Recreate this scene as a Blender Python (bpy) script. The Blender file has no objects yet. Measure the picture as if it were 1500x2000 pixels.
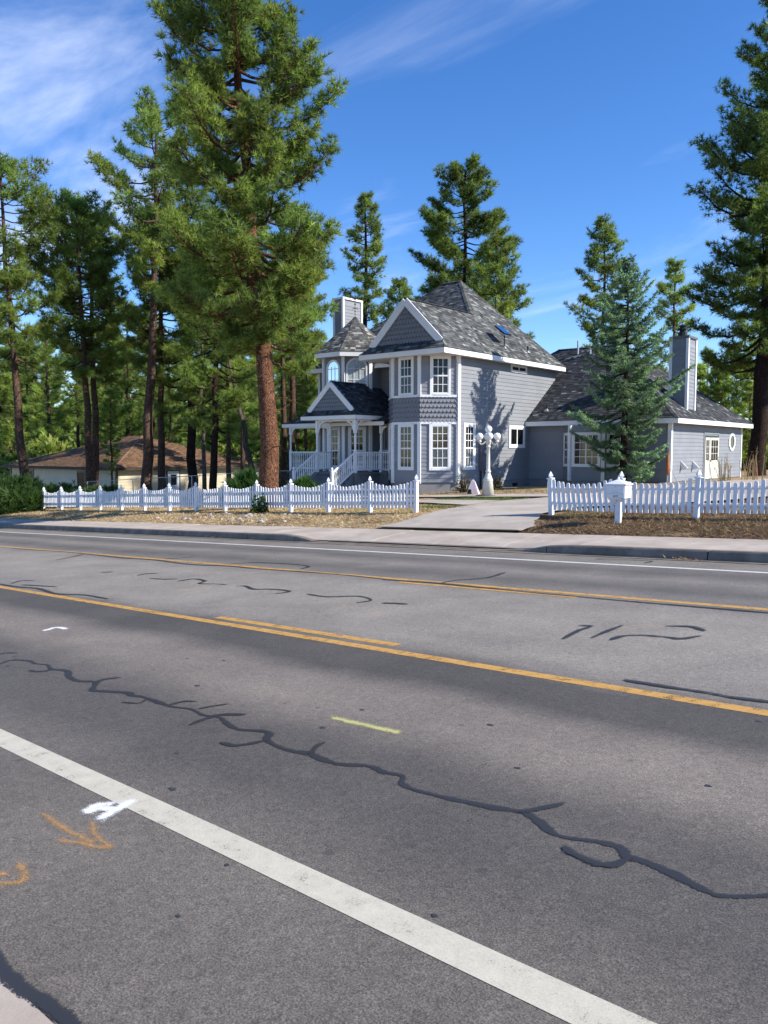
import bpy, bmesh, math, random
import numpy as np
from mathutils import Vector, Matrix

# ------------------------------------------------------------------ camera, sky, sun, exposure
SC = bpy.context.scene
COL = SC.collection
R = math.radians
cam_d = bpy.data.cameras.new('camera'); cam = bpy.data.objects.new('camera', cam_d); COL.objects.link(cam)
cam.location = (0, 0, 1.6)
cam.rotation_euler = (R(90 - 4.398), 0, R(42.126))
cam_d.sensor_fit = 'VERTICAL'; cam_d.sensor_height = 36; cam_d.sensor_width = 27; cam_d.lens = 28.08
cam_d.clip_start = .05; cam_d.clip_end = 3000
SC.camera = cam
SC.view_settings.view_transform = 'Standard'; SC.view_settings.look = 'None'
SC.view_settings.gamma = 1; SC.view_settings.use_curve_mapping = False
SC.view_settings.exposure = 0.88

SUN_AZ, SUN_EL = R(26), R(34)          # azimuth from +X towards +Y
sdir = Vector((math.cos(SUN_AZ) * math.cos(SUN_EL), math.sin(SUN_AZ) * math.cos(SUN_EL), math.sin(SUN_EL)))
sun_d = bpy.data.lights.new('sun', 'SUN'); sun_d.energy = 4.3; sun_d.angle = R(.53); sun_d.color = (1, .93, .81)
sun = bpy.data.objects.new('sun', sun_d); COL.objects.link(sun)
sun.rotation_euler = sdir.to_track_quat('Z', 'Y').to_euler(); sun.location = (40, 20, 40)

W = bpy.data.worlds.new('World'); SC.world = W; W.use_nodes = True
nt = W.node_tree; N = nt.nodes; L = nt.links
bg = N['Background']; bg.inputs[1].default_value = .15
sky = N.new('ShaderNodeTexSky'); sky.sky_type = 'NISHITA'; sky.sun_disc = False
sky.sun_elevation = SUN_EL; sky.sun_rotation = R(90) - SUN_AZ; sky.altitude = 2000; sky.air_density = 1.0; sky.dust_density = .25; sky.ozone_density = 2.2
hs = N.new('ShaderNodeHueSaturation'); hs.inputs['Hue'].default_value = .509; hs.inputs['Saturation'].default_value = 1.28; hs.inputs['Value'].default_value = .86
L.new(sky.outputs[0], hs.inputs['Color'])
tc = N.new('ShaderNodeTexCoord')
def wmath(op, a, b=None, clamp=False):
    n = N.new('ShaderNodeMath'); n.operation = op; n.use_clamp = clamp
    for i, v in enumerate((a, b)):
        if v is None: continue
        if isinstance(v, (int, float)): n.inputs[i].default_value = v
        else: L.new(v, n.inputs[i])
    return n.outputs[0]
# wispy clouds: the view direction projected on a high layer, stretched noise
sep = N.new('ShaderNodeSeparateXYZ'); L.new(tc.outputs['Generated'], sep.inputs[0])
zz = wmath('MAXIMUM', sep.outputs[2], .03)
zz = wmath('ADD', zz, .12)
cxy = N.new('ShaderNodeCombineXYZ')
L.new(wmath('DIVIDE', sep.outputs[0], zz), cxy.inputs[0]); L.new(wmath('DIVIDE', sep.outputs[1], zz), cxy.inputs[1])
mp = N.new('ShaderNodeMapping'); mp.inputs['Rotation'].default_value = (0, 0, R(35)); mp.inputs['Scale'].default_value = (.55, 1.15, 1); mp.inputs['Location'].default_value = (.8, 1.7, 0)
L.new(cxy.outputs[0], mp.inputs[0])
nz = N.new('ShaderNodeTexNoise'); nz.inputs['Scale'].default_value = 1.6; nz.inputs['Detail'].default_value = 9; nz.inputs['Roughness'].default_value = .58; nz.inputs['Distortion'].default_value = .5
L.new(mp.outputs[0], nz.inputs[0])
nz2 = N.new('ShaderNodeTexNoise'); nz2.inputs['Scale'].default_value = .55; nz2.inputs['Detail'].default_value = 3
L.new(mp.outputs[0], nz2.inputs[0])
# the cloud bank to the west (left of the street), a thin one behind the house
def lobe(az, el, width):
    d = Vector((-math.sin(R(az)) * math.cos(R(el)), math.cos(R(az)) * math.cos(R(el)), math.sin(R(el))))
    vm = N.new('ShaderNodeVectorMath'); vm.operation = 'DOT_PRODUCT'; L.new(tc.outputs['Generated'], vm.inputs[0]); vm.inputs[1].default_value = d
    mr = N.new('ShaderNodeMapRange'); mr.interpolation_type = 'SMOOTHSTEP'; L.new(vm.outputs['Value'], mr.inputs[0])
    mr.inputs[1].default_value = math.cos(R(width)); mr.inputs[2].default_value = 1; mr.inputs[3].default_value = 0; mr.inputs[4].default_value = 1
    return mr.outputs[0]
bank = wmath('MAXIMUM', wmath('MAXIMUM', lobe(75, 11, 20), lobe(66, 24, 15)), wmath('MULTIPLY', lobe(42.5, 14.5, 5.5), .85))
bank = wmath('MAXIMUM', bank, wmath('MULTIPLY', lobe(30, 34, 8), .45))
bank = wmath('MAXIMUM', bank, wmath('MULTIPLY', lobe(21, 16, 6), .3))
cov = wmath('ADD', wmath('MULTIPLY', nz.outputs[0], .95), wmath('MULTIPLY', nz2.outputs[0], .25))
cov = wmath('ADD', cov, wmath('MULTIPLY', bank, .14))
mrc = N.new('ShaderNodeMapRange'); mrc.interpolation_type = 'SMOOTHSTEP'; L.new(cov, mrc.inputs[0])
mrc.inputs[1].default_value = .63; mrc.inputs[2].default_value = 1.08; mrc.inputs[3].default_value = 0; mrc.inputs[4].default_value = .85
mx = N.new('ShaderNodeMix'); mx.data_type = 'RGBA'
L.new(mrc.outputs[0], mx.inputs['Factor']); L.new(hs.outputs[0], mx.inputs[6]); mx.inputs[7].default_value = (4.6, 5.0, 6.0, 1)
L.new(mx.outputs[2], bg.inputs[0])

# ------------------------------------------------------------------ materials
def _nodes(name):
    m = bpy.data.materials.new(name); m.use_nodes = True
    return m, m.node_tree.nodes, m.node_tree.links, m.node_tree.nodes['Principled BSDF']
def rgb(c): return (c[0], c[1], c[2], 1)
def add_math(n, l, op, a, b=None, clamp=False):
    k = n.new('ShaderNodeMath'); k.operation = op; k.use_clamp = clamp
    for i, v in enumerate((a, b)):
        if v is None: continue
        if isinstance(v, (int, float)): k.inputs[i].default_value = v
        else: l.new(v, k.inputs[i])
    return k.outputs[0]
def add_noise(n, l, vec, scale, detail=4, rough=.55, dist=0):
    k = n.new('ShaderNodeTexNoise'); k.inputs['Scale'].default_value = scale; k.inputs['Detail'].default_value = detail
    k.inputs['Roughness'].default_value = rough; k.inputs['Distortion'].default_value = dist
    if vec is not None: l.new(vec, k.inputs['Vector'])
    return k.outputs[0]
def add_ramp(n, l, fac, stops):
    k = n.new('ShaderNodeValToRGB'); l.new(fac, k.inputs[0]); e = k.color_ramp.elements
    while len(e) < len(stops): e.new(.5)
    for i, (p, c) in enumerate(stops): e[i].position = p; e[i].color = rgb(c) if len(c) == 3 else c
    return k.outputs[0]
def add_mix(n, l, f, a, b, mode='MIX'):
    k = n.new('ShaderNodeMix'); k.data_type = 'RGBA'; k.blend_type = mode
    for i, v in ((0, f), (6, a), (7, b)):
        if isinstance(v, (int, float)): k.inputs[i].default_value = v
        elif isinstance(v, tuple): k.inputs[i].default_value = rgb(v)
        else: l.new(v, k.inputs[i])
    return k.outputs[2]
def add_bump(n, l, p, h, strength, dist=.01):
    k = n.new('ShaderNodeBump'); k.inputs['Strength'].default_value = strength; k.inputs['Distance'].default_value = dist
    l.new(h, k.inputs['Height']); l.new(k.outputs[0], p.inputs['Normal'])
def pmat(name, c1, c2, scale=3, rough=.7, bump=0., bdist=.01, bscale=None, rnd=0., pos=True, lo=.35, hi=.65, detail=5, dirt=None, spec=.3):
    m, n, l, p = _nodes(name)
    if pos: vec = n.new('ShaderNodeNewGeometry').outputs['Position']
    else: vec = n.new('ShaderNodeTexCoord').outputs['Object']
    f = add_noise(n, l, vec, scale, detail)
    c = add_ramp(n, l, f, [(lo, c1), (hi, c2)])
    if dirt:
        f2 = add_noise(n, l, vec, dirt[1], 6, .65)
        fr = add_ramp(n, l, f2, [(dirt[2], (0, 0, 0)), (dirt[2] + .2, (1, 1, 1))])
        c = add_mix(n, l, add_math(n, l, 'MULTIPLY', fr, dirt[3]), c, dirt[0])
    if rnd:
        oi = n.new('ShaderNodeObjectInfo')
        v = add_math(n, l, 'ADD', add_math(n, l, 'MULTIPLY', oi.outputs['Random'], rnd), 1 - rnd / 2)
        k = n.new('ShaderNodeHueSaturation'); l.new(v, k.inputs['Value']); l.new(c, k.inputs['Color']); c = k.outputs[0]
    l.new(c, p.inputs['Base Color']); p.inputs['Roughness'].default_value = rough; p.inputs['Specular IOR Level'].default_value = spec
    if bump: add_bump(n, l, p, add_noise(n, l, vec, bscale or scale * 6, 4), bump, bdist)
    return m
def colmat(name, rough=.8, trans=0., spec=.2, nscale=0, namp=.0):
    """base colour from the mesh's own colour attribute (each shingle, needle or leaf has its own tone)"""
    m, n, l, p = _nodes(name)
    a = n.new('ShaderNodeAttribute'); a.attribute_name = 'Col'; c = a.outputs[0]
    if nscale:
        f = add_noise(n, l, n.new('ShaderNodeNewGeometry').outputs['Position'], nscale, 5, .7)
        v = add_math(n, l, 'ADD', add_math(n, l, 'MULTIPLY', f, 2 * namp), 1 - namp)
        k = n.new('ShaderNodeHueSaturation'); l.new(v, k.inputs['Value']); l.new(c, k.inputs['Color']); c = k.outputs[0]
    l.new(c, p.inputs['Base Color']); p.inputs['Roughness'].default_value = rough; p.inputs['Specular IOR Level'].default_value = spec
    if trans:
        t = n.new('ShaderNodeBsdfTranslucent'); l.new(add_mix(n, l, 1., c, (1.6, 1.75, 1.05), 'MULTIPLY'), t.inputs[0]); s = n.new('ShaderNodeMixShader'); s.inputs[0].default_value = trans
        l.new(p.outputs[0], s.inputs[1]); l.new(t.outputs[0], s.inputs[2]); l.new(s.outputs[0], n['Material Output'].inputs[0])
    return m
MT = {}
MT['siding'] = pmat('grey_siding_paint', (.208, .222, .248), (.232, .246, .272), 1.4, .62, .25, .004, 30, rnd=.1, dirt=((.16, .16, .17), 3.5, .58, .25))
MT['scale'] = pmat('grey_scale_paint', (.2, .207, .232), (.225, .23, .255), 2, .6)
MT['foundation'] = pmat('painted_block', (.2, .2, .21), (.25, .245, .25), 2, .8, .4, .01, 25, dirt=((.22, .15, .1), 1.6, .6, .4))
MT['white'] = pmat('white_trim_paint', (.76, .77, .79), (.82, .82, .83), 2, .5, .1, .003, 40)
MT['soffit'] = pmat('soffit_paint', (.6, .58, .55), (.68, .66, .63), 2, .7)
MT['fencewhite'] = pmat('white_fence_vinyl', (.7, .71, .75), (.8, .8, .82), 3, .45, rnd=.1, dirt=((.42, .36, .28), 5, .64, .35))
MT['shingle'] = colmat('asphalt_shingle', .9, nscale=40, namp=.25)
MT['underlay'] = pmat('roof_underlay', (.035, .036, .04), (.05, .05, .055), 4, .9)
MT['deck'] = pmat('grey_deck_paint', (.13, .14, .16), (.17, .18, .2), 3, .6, rnd=.1)
MT['concrete'] = pmat('sidewalk_concrete', (.39, .325, .27), (.49, .425, .36), 1.1, .85, .35, .004, 90, dirt=((.25, .2, .17), 2.3, .52, .5))
MT['drive'] = pmat('driveway_concrete', (.385, .335, .285), (.485, .43, .37), .8, .85, .3, .004, 90, dirt=((.27, .24, .21), 1.2, .5, .6))
MT['kerb'] = pmat('kerb_concrete', (.16, .132, .108), (.24, .2, .165), 2.5, .85, .4, .006, 60, dirt=((.08, .07, .065), 4, .5, .5))
MT['dark'] = pmat('dark_interior', (.012, .012, .013), (.03, .027, .024), 3, .9)
MT['curtain'] = pmat('lace_curtain', (.33, .33, .32), (.42, .42, .4), 12, .9)
MT['lace'] = pmat('white_lace', (.55, .58, .64), (.75, .77, .82), 16, .9)
MT['shade'] = pmat('brown_shade', (.1, .085, .075), (.14, .12, .1), 8, .9)
MT['blind'] = pmat('tan_blind', (.4, .3, .19), (.5, .38, .25), 5, .6)
MT['door'] = pmat('cream_door_paint', (.55, .54, .47), (.62, .6, .53), 3, .5)
MT['green'] = pmat('dark_green_paint', (.01, .03, .022), (.016, .045, .03), 3, .4)
MT['metal'] = pmat('galvanised_metal', (.35, .36, .38), (.5, .5, .52), 6, .4); MT['metal'].node_tree.nodes['Principled BSDF'].inputs['Metallic'].default_value = .6
MT['black'] = pmat('black_pipe', (.012, .012, .014), (.025, .025, .028), 6, .5)
MT['panel'] = pmat('blue_solar_cell', (.008, .055, .2), (.012, .08, .27), 10, .15, spec=.7)
MT['rust'] = pmat('rusty_iron', (.09, .035, .025), (.05, .03, .025), 30, .7)
MT['meter'] = pmat('meter_box_paint', (.1, .105, .125), (.135, .14, .16), 3, .55)
MT['lamp'] = pmat('cream_lamp_paint', (.6, .58, .5), (.7, .67, .59), 3, .5, dirt=((.4, .36, .28), 9, .6, .4))
MT['globe'] = pmat('opal_globe', (.78, .78, .79), (.84, .84, .85), 3, .25, spec=.5, dirt=((.6, .6, .6), 14, .6, .4))
MT['mail'] = pmat('white_mailbox_enamel', (.66, .68, .72), (.74, .76, .79), 4, .4, dirt=((.4, .4, .4), 9, .62, .35))
MT['ink'] = pmat('black_lettering', (.02, .02, .02), (.03, .03, .03), 5, .6)
MT['tan'] = pmat('cream_siding', (.5, .45, .33), (.56, .5, .38), 1, .75, rnd=.06)
MT['brownroof'] = colmat('brown_shingle', .95, nscale=20, namp=.3)
MT['brownmetal'] = pmat('dark_brown_trim', (.035, .025, .02), (.05, .038, .03), 3, .7)
MT['wood'] = pmat('orange_wood', (.42, .13, .04), (.5, .18, .06), 6, .6)
MT['pink'] = pmat('pale_pink_plastic', (.62, .5, .52), (.7, .6, .61), 6, .5)
MT['needle'] = colmat('pine_needles', .5, .5, .35)
MT['leaf'] = colmat('leaf', .55, .45, .3)
MT['straw'] = colmat('dry_straw', .9, .15)
MT['stone'] = pmat('pale_stone', (.3, .26, .21), (.42, .37, .31), 4, .9, .5, .02, 18, rnd=.5)
# glass: clear pane with a mirror sheen that follows the angle of view, as real glass does
m, n, l, p = _nodes('window_glass')
tr = n.new('ShaderNodeBsdfTransparent'); tr.inputs[0].default_value = (.8, .83, .82, 1); gl = n.new('ShaderNodeBsdfGlossy'); gl.inputs['Roughness'].default_value = .03
fr = n.new('ShaderNodeFresnel'); fr.inputs[0].default_value = 1.55; ms = n.new('ShaderNodeMixShader')
l.new(add_math(n, l, 'MULTIPLY', fr.outputs[0], .75, True), ms.inputs[0]); l.new(tr.outputs[0], ms.inputs[1]); l.new(gl.outputs[0], ms.inputs[2]); l.new(ms.outputs[0], n['Material Output'].inputs[0])
MT['glass'] = m
# bark: deep vertical furrows between plates
def bark(name, c_plate, c_plate2, c_furrow):
    m, n, l, p = _nodes(name)
    o = n.new('ShaderNodeTexCoord').outputs['Object']; mpn = n.new('ShaderNodeMapping'); mpn.inputs['Scale'].default_value = (7.5, 7.5, 1.9); l.new(o, mpn.inputs[0])
    warp = n.new('ShaderNodeVectorMath'); warp.operation = 'ADD'; nw = n.new('ShaderNodeTexNoise'); nw.inputs['Scale'].default_value = 1.3; l.new(mpn.outputs[0], nw.inputs[0])
    l.new(mpn.outputs[0], warp.inputs[0]); l.new(nw.outputs['Color'], warp.inputs[1])
    v = n.new('ShaderNodeTexVoronoi'); v.feature = 'DISTANCE_TO_EDGE'; l.new(warp.outputs[0], v.inputs['Vector'])
    f = add_ramp(n, l, v.outputs['Distance'], [(.02, (0, 0, 0)), (.2, (1, 1, 1))])
    c = add_ramp(n, l, add_noise(n, l, mpn.outputs[0], 1.7, 6, .7), [(.35, c_plate), (.65, c_plate2)])
    l.new(add_mix(n, l, f, c_furrow, c), p.inputs['Base Color']); p.inputs['Roughness'].default_value = .95; p.inputs['Specular IOR Level'].default_value = .1
    add_bump(n, l, p, f, .9, .03)
    return m
MT['bark_red'] = bark('ponderosa_bark', (.2, .09, .052), (.36, .185, .11), (.03, .015, .012))
MT['bark_brown'] = bark('brown_bark', (.15, .09, .066), (.27, .175, .13), (.03, .02, .017))
MT['bark_grey'] = bark('grey_bark', (.16, .13, .11), (.27, .23, .2), (.04, .033, .03))
MT['bark_dark'] = bark('dark_bark', (.05, .03, .024), (.085, .055, .045), (.014, .01, .009))
# asphalt: aggregate, worn wheel tracks along the lanes, stains
m, n, l, p = _nodes('old_asphalt')
pos = n.new('ShaderNodeNewGeometry').outputs['Position']; sx = n.new('ShaderNodeSeparateXYZ'); l.new(pos, sx.inputs[0])
wob = add_noise(n, l, pos, .5, 4, .6)
yy = add_math(n, l, 'ADD', sx.outputs[1], add_math(n, l, 'MULTIPLY', add_math(n, l, 'SUBTRACT', wob, .5), .75))
fy = add_math(n, l, 'DIVIDE', yy, 14.0)
band = add_ramp(n, l, fy, [(.07, (.142, .133, .126)), (.145, (.138, .131, .126)), (.185, (.09, .0875, .088)), (.232, (.094, .091, .0915)), (.272, (.195, .181, .171)), (.308, (.185, .172, .164)), (.336, (.078, .0765, .078)), (.375, (.082, .08, .081)),
                         (.4, (.2, .194, .188)), (.42, (.235, .228, .22)), (.6, (.24, .233, .225)), (.66, (.175, .171, .168)), (.71, (.112, .11, .111)), (.77, (.2, .195, .188)), (.82, (.112, .11, .111)), (.9, (.19, .183, .174))])
big = add_ramp(n, l, add_noise(n, l, pos, .9, 6, .65), [(.3, (.78, .78, .79)), (.7, (1.15, 1.14, 1.12))])
agg = add_ramp(n, l, add_noise(n, l, pos, 130, 3, .75), [(.32, (.42, .42, .42)), (.5, (.97, .97, .96)), (.68, (1.75, 1.72, 1.66))])
agg2 = add_ramp(n, l, add_noise(n, l, pos, 24, 5, .7), [(.35, (.82, .82, .82)), (.65, (1.16, 1.15, 1.14))])
band = add_mix(n, l, 1., band, (1.06, 1.0, .915), 'MULTIPLY'); c = add_mix(n, l, 1., band, big, 'MULTIPLY'); c = add_mix(n, l, 1., c, agg, 'MULTIPLY'); c = add_mix(n, l, 1., c, agg2, 'MULTIPLY')
spots = n.new('ShaderNodeTexVoronoi'); spots.inputs['Scale'].default_value = 2.4; l.new(pos, spots.inputs['Vector'])
sp = add_ramp(n, l, spots.outputs['Distance'], [(.035, (1, 1, 1)), (.07, (0, 0, 0))])
c = add_mix(n, l, add_math(n, l, 'MULTIPLY', sp, .55), c, (.05, .05, .052))
sand = add_ramp(n, l, add_noise(n, l, pos, 1.7, 7, .72, .6), [(.57, (0, 0, 0)), (.74, (1, 1, 1))])
ymask = add_ramp(n, l, fy, [(.42, (0, 0, 0)), (.47, (1, 1, 1)), (.6, (1, 1, 1)), (.66, (0, 0, 0))])
c = add_mix(n, l, add_math(n, l, 'MULTIPLY', add_math(n, l, 'MULTIPLY', sand, ymask), .5), c, (.42, .3, .21))
l.new(c, p.inputs['Base Color']); p.inputs['Roughness'].default_value = .82; p.inputs['Specular IOR Level'].default_value = .35
add_bump(n, l, p, add_noise(n, l, pos, 110, 3, .8), .55, .006)
MT['asphalt'] = m
def roadpaint(name, col, wear, keep=.5):
    m, n, l, p = _nodes(name)
    pos = n.new('ShaderNodeNewGeometry').outputs['Position']
    a = add_noise(n, l, pos, 130, 3, .75); b = add_noise(n, l, pos, 9, 6, .7)
    f = add_math(n, l, 'ADD', add_math(n, l, 'MULTIPLY', a, .55), add_math(n, l, 'MULTIPLY', b, .6))
    k = add_ramp(n, l, f, [(wear, (0, 0, 0)), (wear + .1, (1, 1, 1))])
    tone = add_mix(n, l, 1., add_ramp(n, l, b, [(.3, tuple(x * .8 for x in col)), (.7, col)]), add_ramp(n, l, a, [(.3, (.8, .8, .8)), (.6, (1, 1, 1))]), 'MULTIPLY')
    l.new(tone, p.inputs['Base Color']); p.inputs['Roughness'].default_value = .7
    t = n.new('ShaderNodeBsdfTransparent'); s = n.new('ShaderNodeMixShader'); l.new(k, s.inputs[0]); l.new(t.outputs[0], s.inputs[1]); l.new(p.outputs[0], s.inputs[2]); l.new(s.outputs[0], n['Material Output'].inputs[0])
    return m
def spraypaint(name, col, lo, hi):
    m, n, l, p = _nodes(name)
    pos = n.new('ShaderNodeNewGeometry').outputs['Position']; at = n.new('ShaderNodeAttribute'); at.attribute_name = 'Col'
    a = add_noise(n, l, pos, 140, 3, .8); b = add_noise(n, l, pos, 14, 5, .7)
    f = add_math(n, l, 'ADD', add_math(n, l, 'MULTIPLY', at.outputs['Fac'], .75), add_math(n, l, 'ADD', add_math(n, l, 'MULTIPLY', add_math(n, l, 'SUBTRACT', a, .5), 1.5), add_math(n, l, 'MULTIPLY', add_math(n, l, 'SUBTRACT', b, .5), .9)))
    mr = n.new('ShaderNodeMapRange'); l.new(f, mr.inputs[0]); mr.inputs[1].default_value = lo; mr.inputs[2].default_value = hi; mr.inputs[3].default_value = 0; mr.inputs[4].default_value = .92
    p.inputs['Base Color'].default_value = rgb(col); p.inputs['Roughness'].default_value = .75
    t = n.new('ShaderNodeBsdfTransparent'); s = n.new('ShaderNodeMixShader'); l.new(mr.outputs[0], s.inputs[0]); l.new(t.outputs[0], s.inputs[1]); l.new(p.outputs[0], s.inputs[2]); l.new(s.outputs[0], n['Material Output'].inputs[0])
    return m
MT['pwhite'] = roadpaint('worn_white_line', (.62, .575, .46), .38)
MT['pwhite2'] = roadpaint('white_line', (.7, .69, .67), .38)
MT['pyellow'] = roadpaint('worn_yellow_line', (.6, .335, .085), .44)
MT['porange'] = spraypaint('orange_spray', (.55, .3, .1), .38, 1.0)
MT['pspray'] = spraypaint('white_spray', (.82, .84, .86), .12, .5)
MT['plime'] = spraypaint('faded_lime_line', (.5, .47, .2), .1, .6)
MT['tarline'] = spraypaint('crack_tar_bleeding', (.034, .033, .035), .06, .2); MT['tarline'].node_tree.nodes['Principled BSDF'].inputs['Roughness'].default_value = .5
MT['tar'] = pmat('crack_tar', (.035, .035, .04), (.055, .055, .06), 9, .6, .4, .004, 80, spec=.4)
# needle-covered soil
m, n, l, p = _nodes('needle_litter_soil')
pos = n.new('ShaderNodeNewGeometry').outputs['Position']; sx = n.new('ShaderNodeSeparateXYZ'); l.new(pos, sx.inputs[0])
f1 = add_noise(n, l, pos, .7, 6, .65); f2 = add_noise(n, l, pos, 14, 5, .75); f3 = add_noise(n, l, pos, .23, 4, .6)
straw = add_ramp(n, l, f2, [(.3, (.17, .11, .06)), (.5, (.38, .275, .155)), (.7, (.54, .425, .26))])
soil = add_ramp(n, l, f2, [(.3, (.065, .038, .024)), (.7, (.2, .118, .068))])
xm = add_ramp(n, l, add_math(n, l, 'DIVIDE', add_math(n, l, 'ADD', sx.outputs[0], 15), 10), [(.35, (0, 0, 0)), (.55, (1, 1, 1))])
k = add_ramp(n, l, add_math(n, l, 'ADD', f1, add_math(n, l, 'MULTIPLY', xm, .22)), [(.52, (0, 0, 0)), (.66, (1, 1, 1))])
c = add_mix(n, l, k, straw, soil)
grass = add_ramp(n, l, f3, [(.56, (0, 0, 0)), (.66, (1, 1, 1))])
gy = add_ramp(n, l, add_math(n, l, 'DIVIDE', sx.outputs[1], 100), [(.17, (0, 0, 0)), (.2, (1, 1, 1))])
c = add_mix(n, l, add_math(n, l, 'MULTIPLY', add_math(n, l, 'MULTIPLY', grass, gy), .75), c, (.07, .1, .025))
l.new(c, p.inputs['Base Color']); p.inputs['Roughness'].default_value = .95; p.inputs['Specular IOR Level'].default_value = .1
add_bump(n, l, p, f2, .8, .05)
MT['soil'] = m

# ------------------------------------------------------------------ helpers
class MB:
    def __init__(s): s.v = []; s.f = []; s.c = []
    def add(s, vs, fs, col=None):
        o = len(s.v); s.v += [tuple(x) for x in vs]; s.f += [tuple(i + o for i in f) for f in fs]
        if col is not None: s.c += [col] * len(vs)
        return s
    def box(s, x0, x1, y0, y1, z0, z1):
        return s.add([(x0, y0, z0), (x1, y0, z0), (x1, y1, z0), (x0, y1, z0), (x0, y0, z1), (x1, y0, z1), (x1, y1, z1), (x0, y1, z1)],
                     [(0, 3, 2, 1), (4, 5, 6, 7), (0, 1, 5, 4), (1, 2, 6, 5), (2, 3, 7, 6), (3, 0, 4, 7)])
    def bar(s, a, b, w, h, up=(0, 0, 1)):
        a = Vector(a); b = Vector(b); d = (b - a).normalized(); u = Vector(up); r = d.cross(u).normalized() * w / 2; u2 = r.cross(d).normalized() * h / 2
        return s.add([a - r - u2, a + r - u2, a + r + u2, a - r + u2, b - r - u2, b + r - u2, b + r + u2, b - r + u2],
                     [(0, 1, 2, 3), (7, 6, 5, 4), (0, 4, 5, 1), (1, 5, 6, 2), (2, 6, 7, 3), (3, 7, 4, 0)])
    def tube(s, pts, rad, n=6, caps=True):
        pts = [Vector(p) for p in pts]; rad = rad if isinstance(rad, (list, tuple)) else [rad] * len(pts); o = []
        ref = Vector((.13, .97, .2))
        for i, p in enumerate(pts):
            d = (pts[min(i + 1, len(pts) - 1)] - pts[max(i - 1, 0)]).normalized()
            a = d.cross(ref); a = a.normalized() if a.length > .05 else d.cross(Vector((1, 0, 0))).normalized(); b = d.cross(a)
            o += [p + (a * math.cos(2 * math.pi * k / n) + b * math.sin(2 * math.pi * k / n)) * rad[i] for k in range(n)]
        fs = [(i * n + k, i * n + (k + 1) % n, (i + 1) * n + (k + 1) % n, (i + 1) * n + k) for i in range(len(pts) - 1) for k in range(n)]
        if caps: fs += [tuple(range(n))[::-1], tuple((len(pts) - 1) * n + k for k in range(n))]
        return s.add(o, fs)
    def lathe(s, prof, n=12, c=(0, 0, 0)):
        o = [(c[0] + r * math.cos(2 * math.pi * k / n), c[1] + r * math.sin(2 * math.pi * k / n), c[2] + z) for r, z in prof for k in range(n)]
        fs = [(i * n + k, i * n + (k + 1) % n, (i + 1) * n + (k + 1) % n, (i + 1) * n + k) for i in range(len(prof) - 1) for k in range(n)]
        fs += [tuple(range(n))[::-1], tuple((len(prof) - 1) * n + k for k in range(n))]
        return s.add(o, fs)
    def prism(s, poly, z0, z1):
        n = len(poly)
        return s.add([(x, y, z0) for x, y in poly] + [(x, y, z1) for x, y in poly], [tuple(range(n))[::-1], tuple(range(n, 2 * n))] + [(i, (i + 1) % n, (i + 1) % n + n, i + n) for i in range(n)])
    def mesh(s, name, m, smooth=False):
        me = bpy.data.meshes.new(name); me.from_pydata(s.v, [], s.f); me.materials.append(MT[m] if isinstance(m, str) else m)
        if s.c:
            a = me.color_attributes.new('Col', 'FLOAT_COLOR', 'POINT'); a.data.foreach_set('color', np.array([(c[0], c[1], c[2], 1.) for c in s.c], dtype=np.float32).ravel())
        if smooth: me.polygons.foreach_set('use_smooth', [True] * len(me.polygons))
        me.update(); return me
    def build(s, name, m, parent=None, smooth=False, loc=None, rz=0, kind=None):
        return put(name, s.mesh(name, m, smooth), parent, loc, rz, kind)
def put(name, me, parent=None, loc=None, rz=0, kind=None):
    o = bpy.data.objects.new(name, me); COL.objects.link(o); o.parent = parent
    if loc is not None: o.location = loc
    if rz: o.rotation_euler = (0, 0, rz)
    if kind: o['kind'] = kind
    return o
def empty(name, loc=(0, 0, 0), rz=0):
    o = bpy.data.objects.new(name, None); COL.objects.link(o); o.location = loc; o.rotation_euler = (0, 0, rz); o.empty_display_size = .3
    return o
def tag(o, label=None, cat=None, group=None, kind=None):
    for k, v in (('label', label), ('category', cat), ('group', group), ('kind', kind)):
        if v: o[k] = v
    return o
def copy_tree(o, parent=None):
    c = o.copy(); COL.objects.link(c); c.parent = parent
    for ch in list(o.children): copy_tree(ch, c)
    return c
def npmesh(name, V, F, m, C=None, smooth=False):
    """fast mesh from arrays, all faces triangles"""
    me = bpy.data.meshes.new(name); nv, nf = len(V), len(F)
    me.vertices.add(nv); me.vertices.foreach_set('co', np.asarray(V, np.float32).ravel())
    me.loops.add(nf * 3); me.loops.foreach_set('vertex_index', np.asarray(F, np.int32).ravel())
    me.polygons.add(nf); me.polygons.foreach_set('loop_start', np.arange(0, nf * 3, 3, dtype=np.int32)); me.polygons.foreach_set('loop_total', np.full(nf, 3, np.int32))
    me.update(calc_edges=True)
    if C is not None:
        a = me.color_attributes.new('Col', 'FLOAT_COLOR', 'POINT'); C4 = np.ones((nv, 4), np.float32); C4[:, :3] = C; a.data.foreach_set('color', C4.ravel())
    if smooth: me.polygons.foreach_set('use_smooth', [True] * nf)
    me.materials.append(MT[m] if isinstance(m, str) else m); return me
def unit(a): return a / np.maximum(np.linalg.norm(a, axis=-1, keepdims=True), 1e-9)

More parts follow.
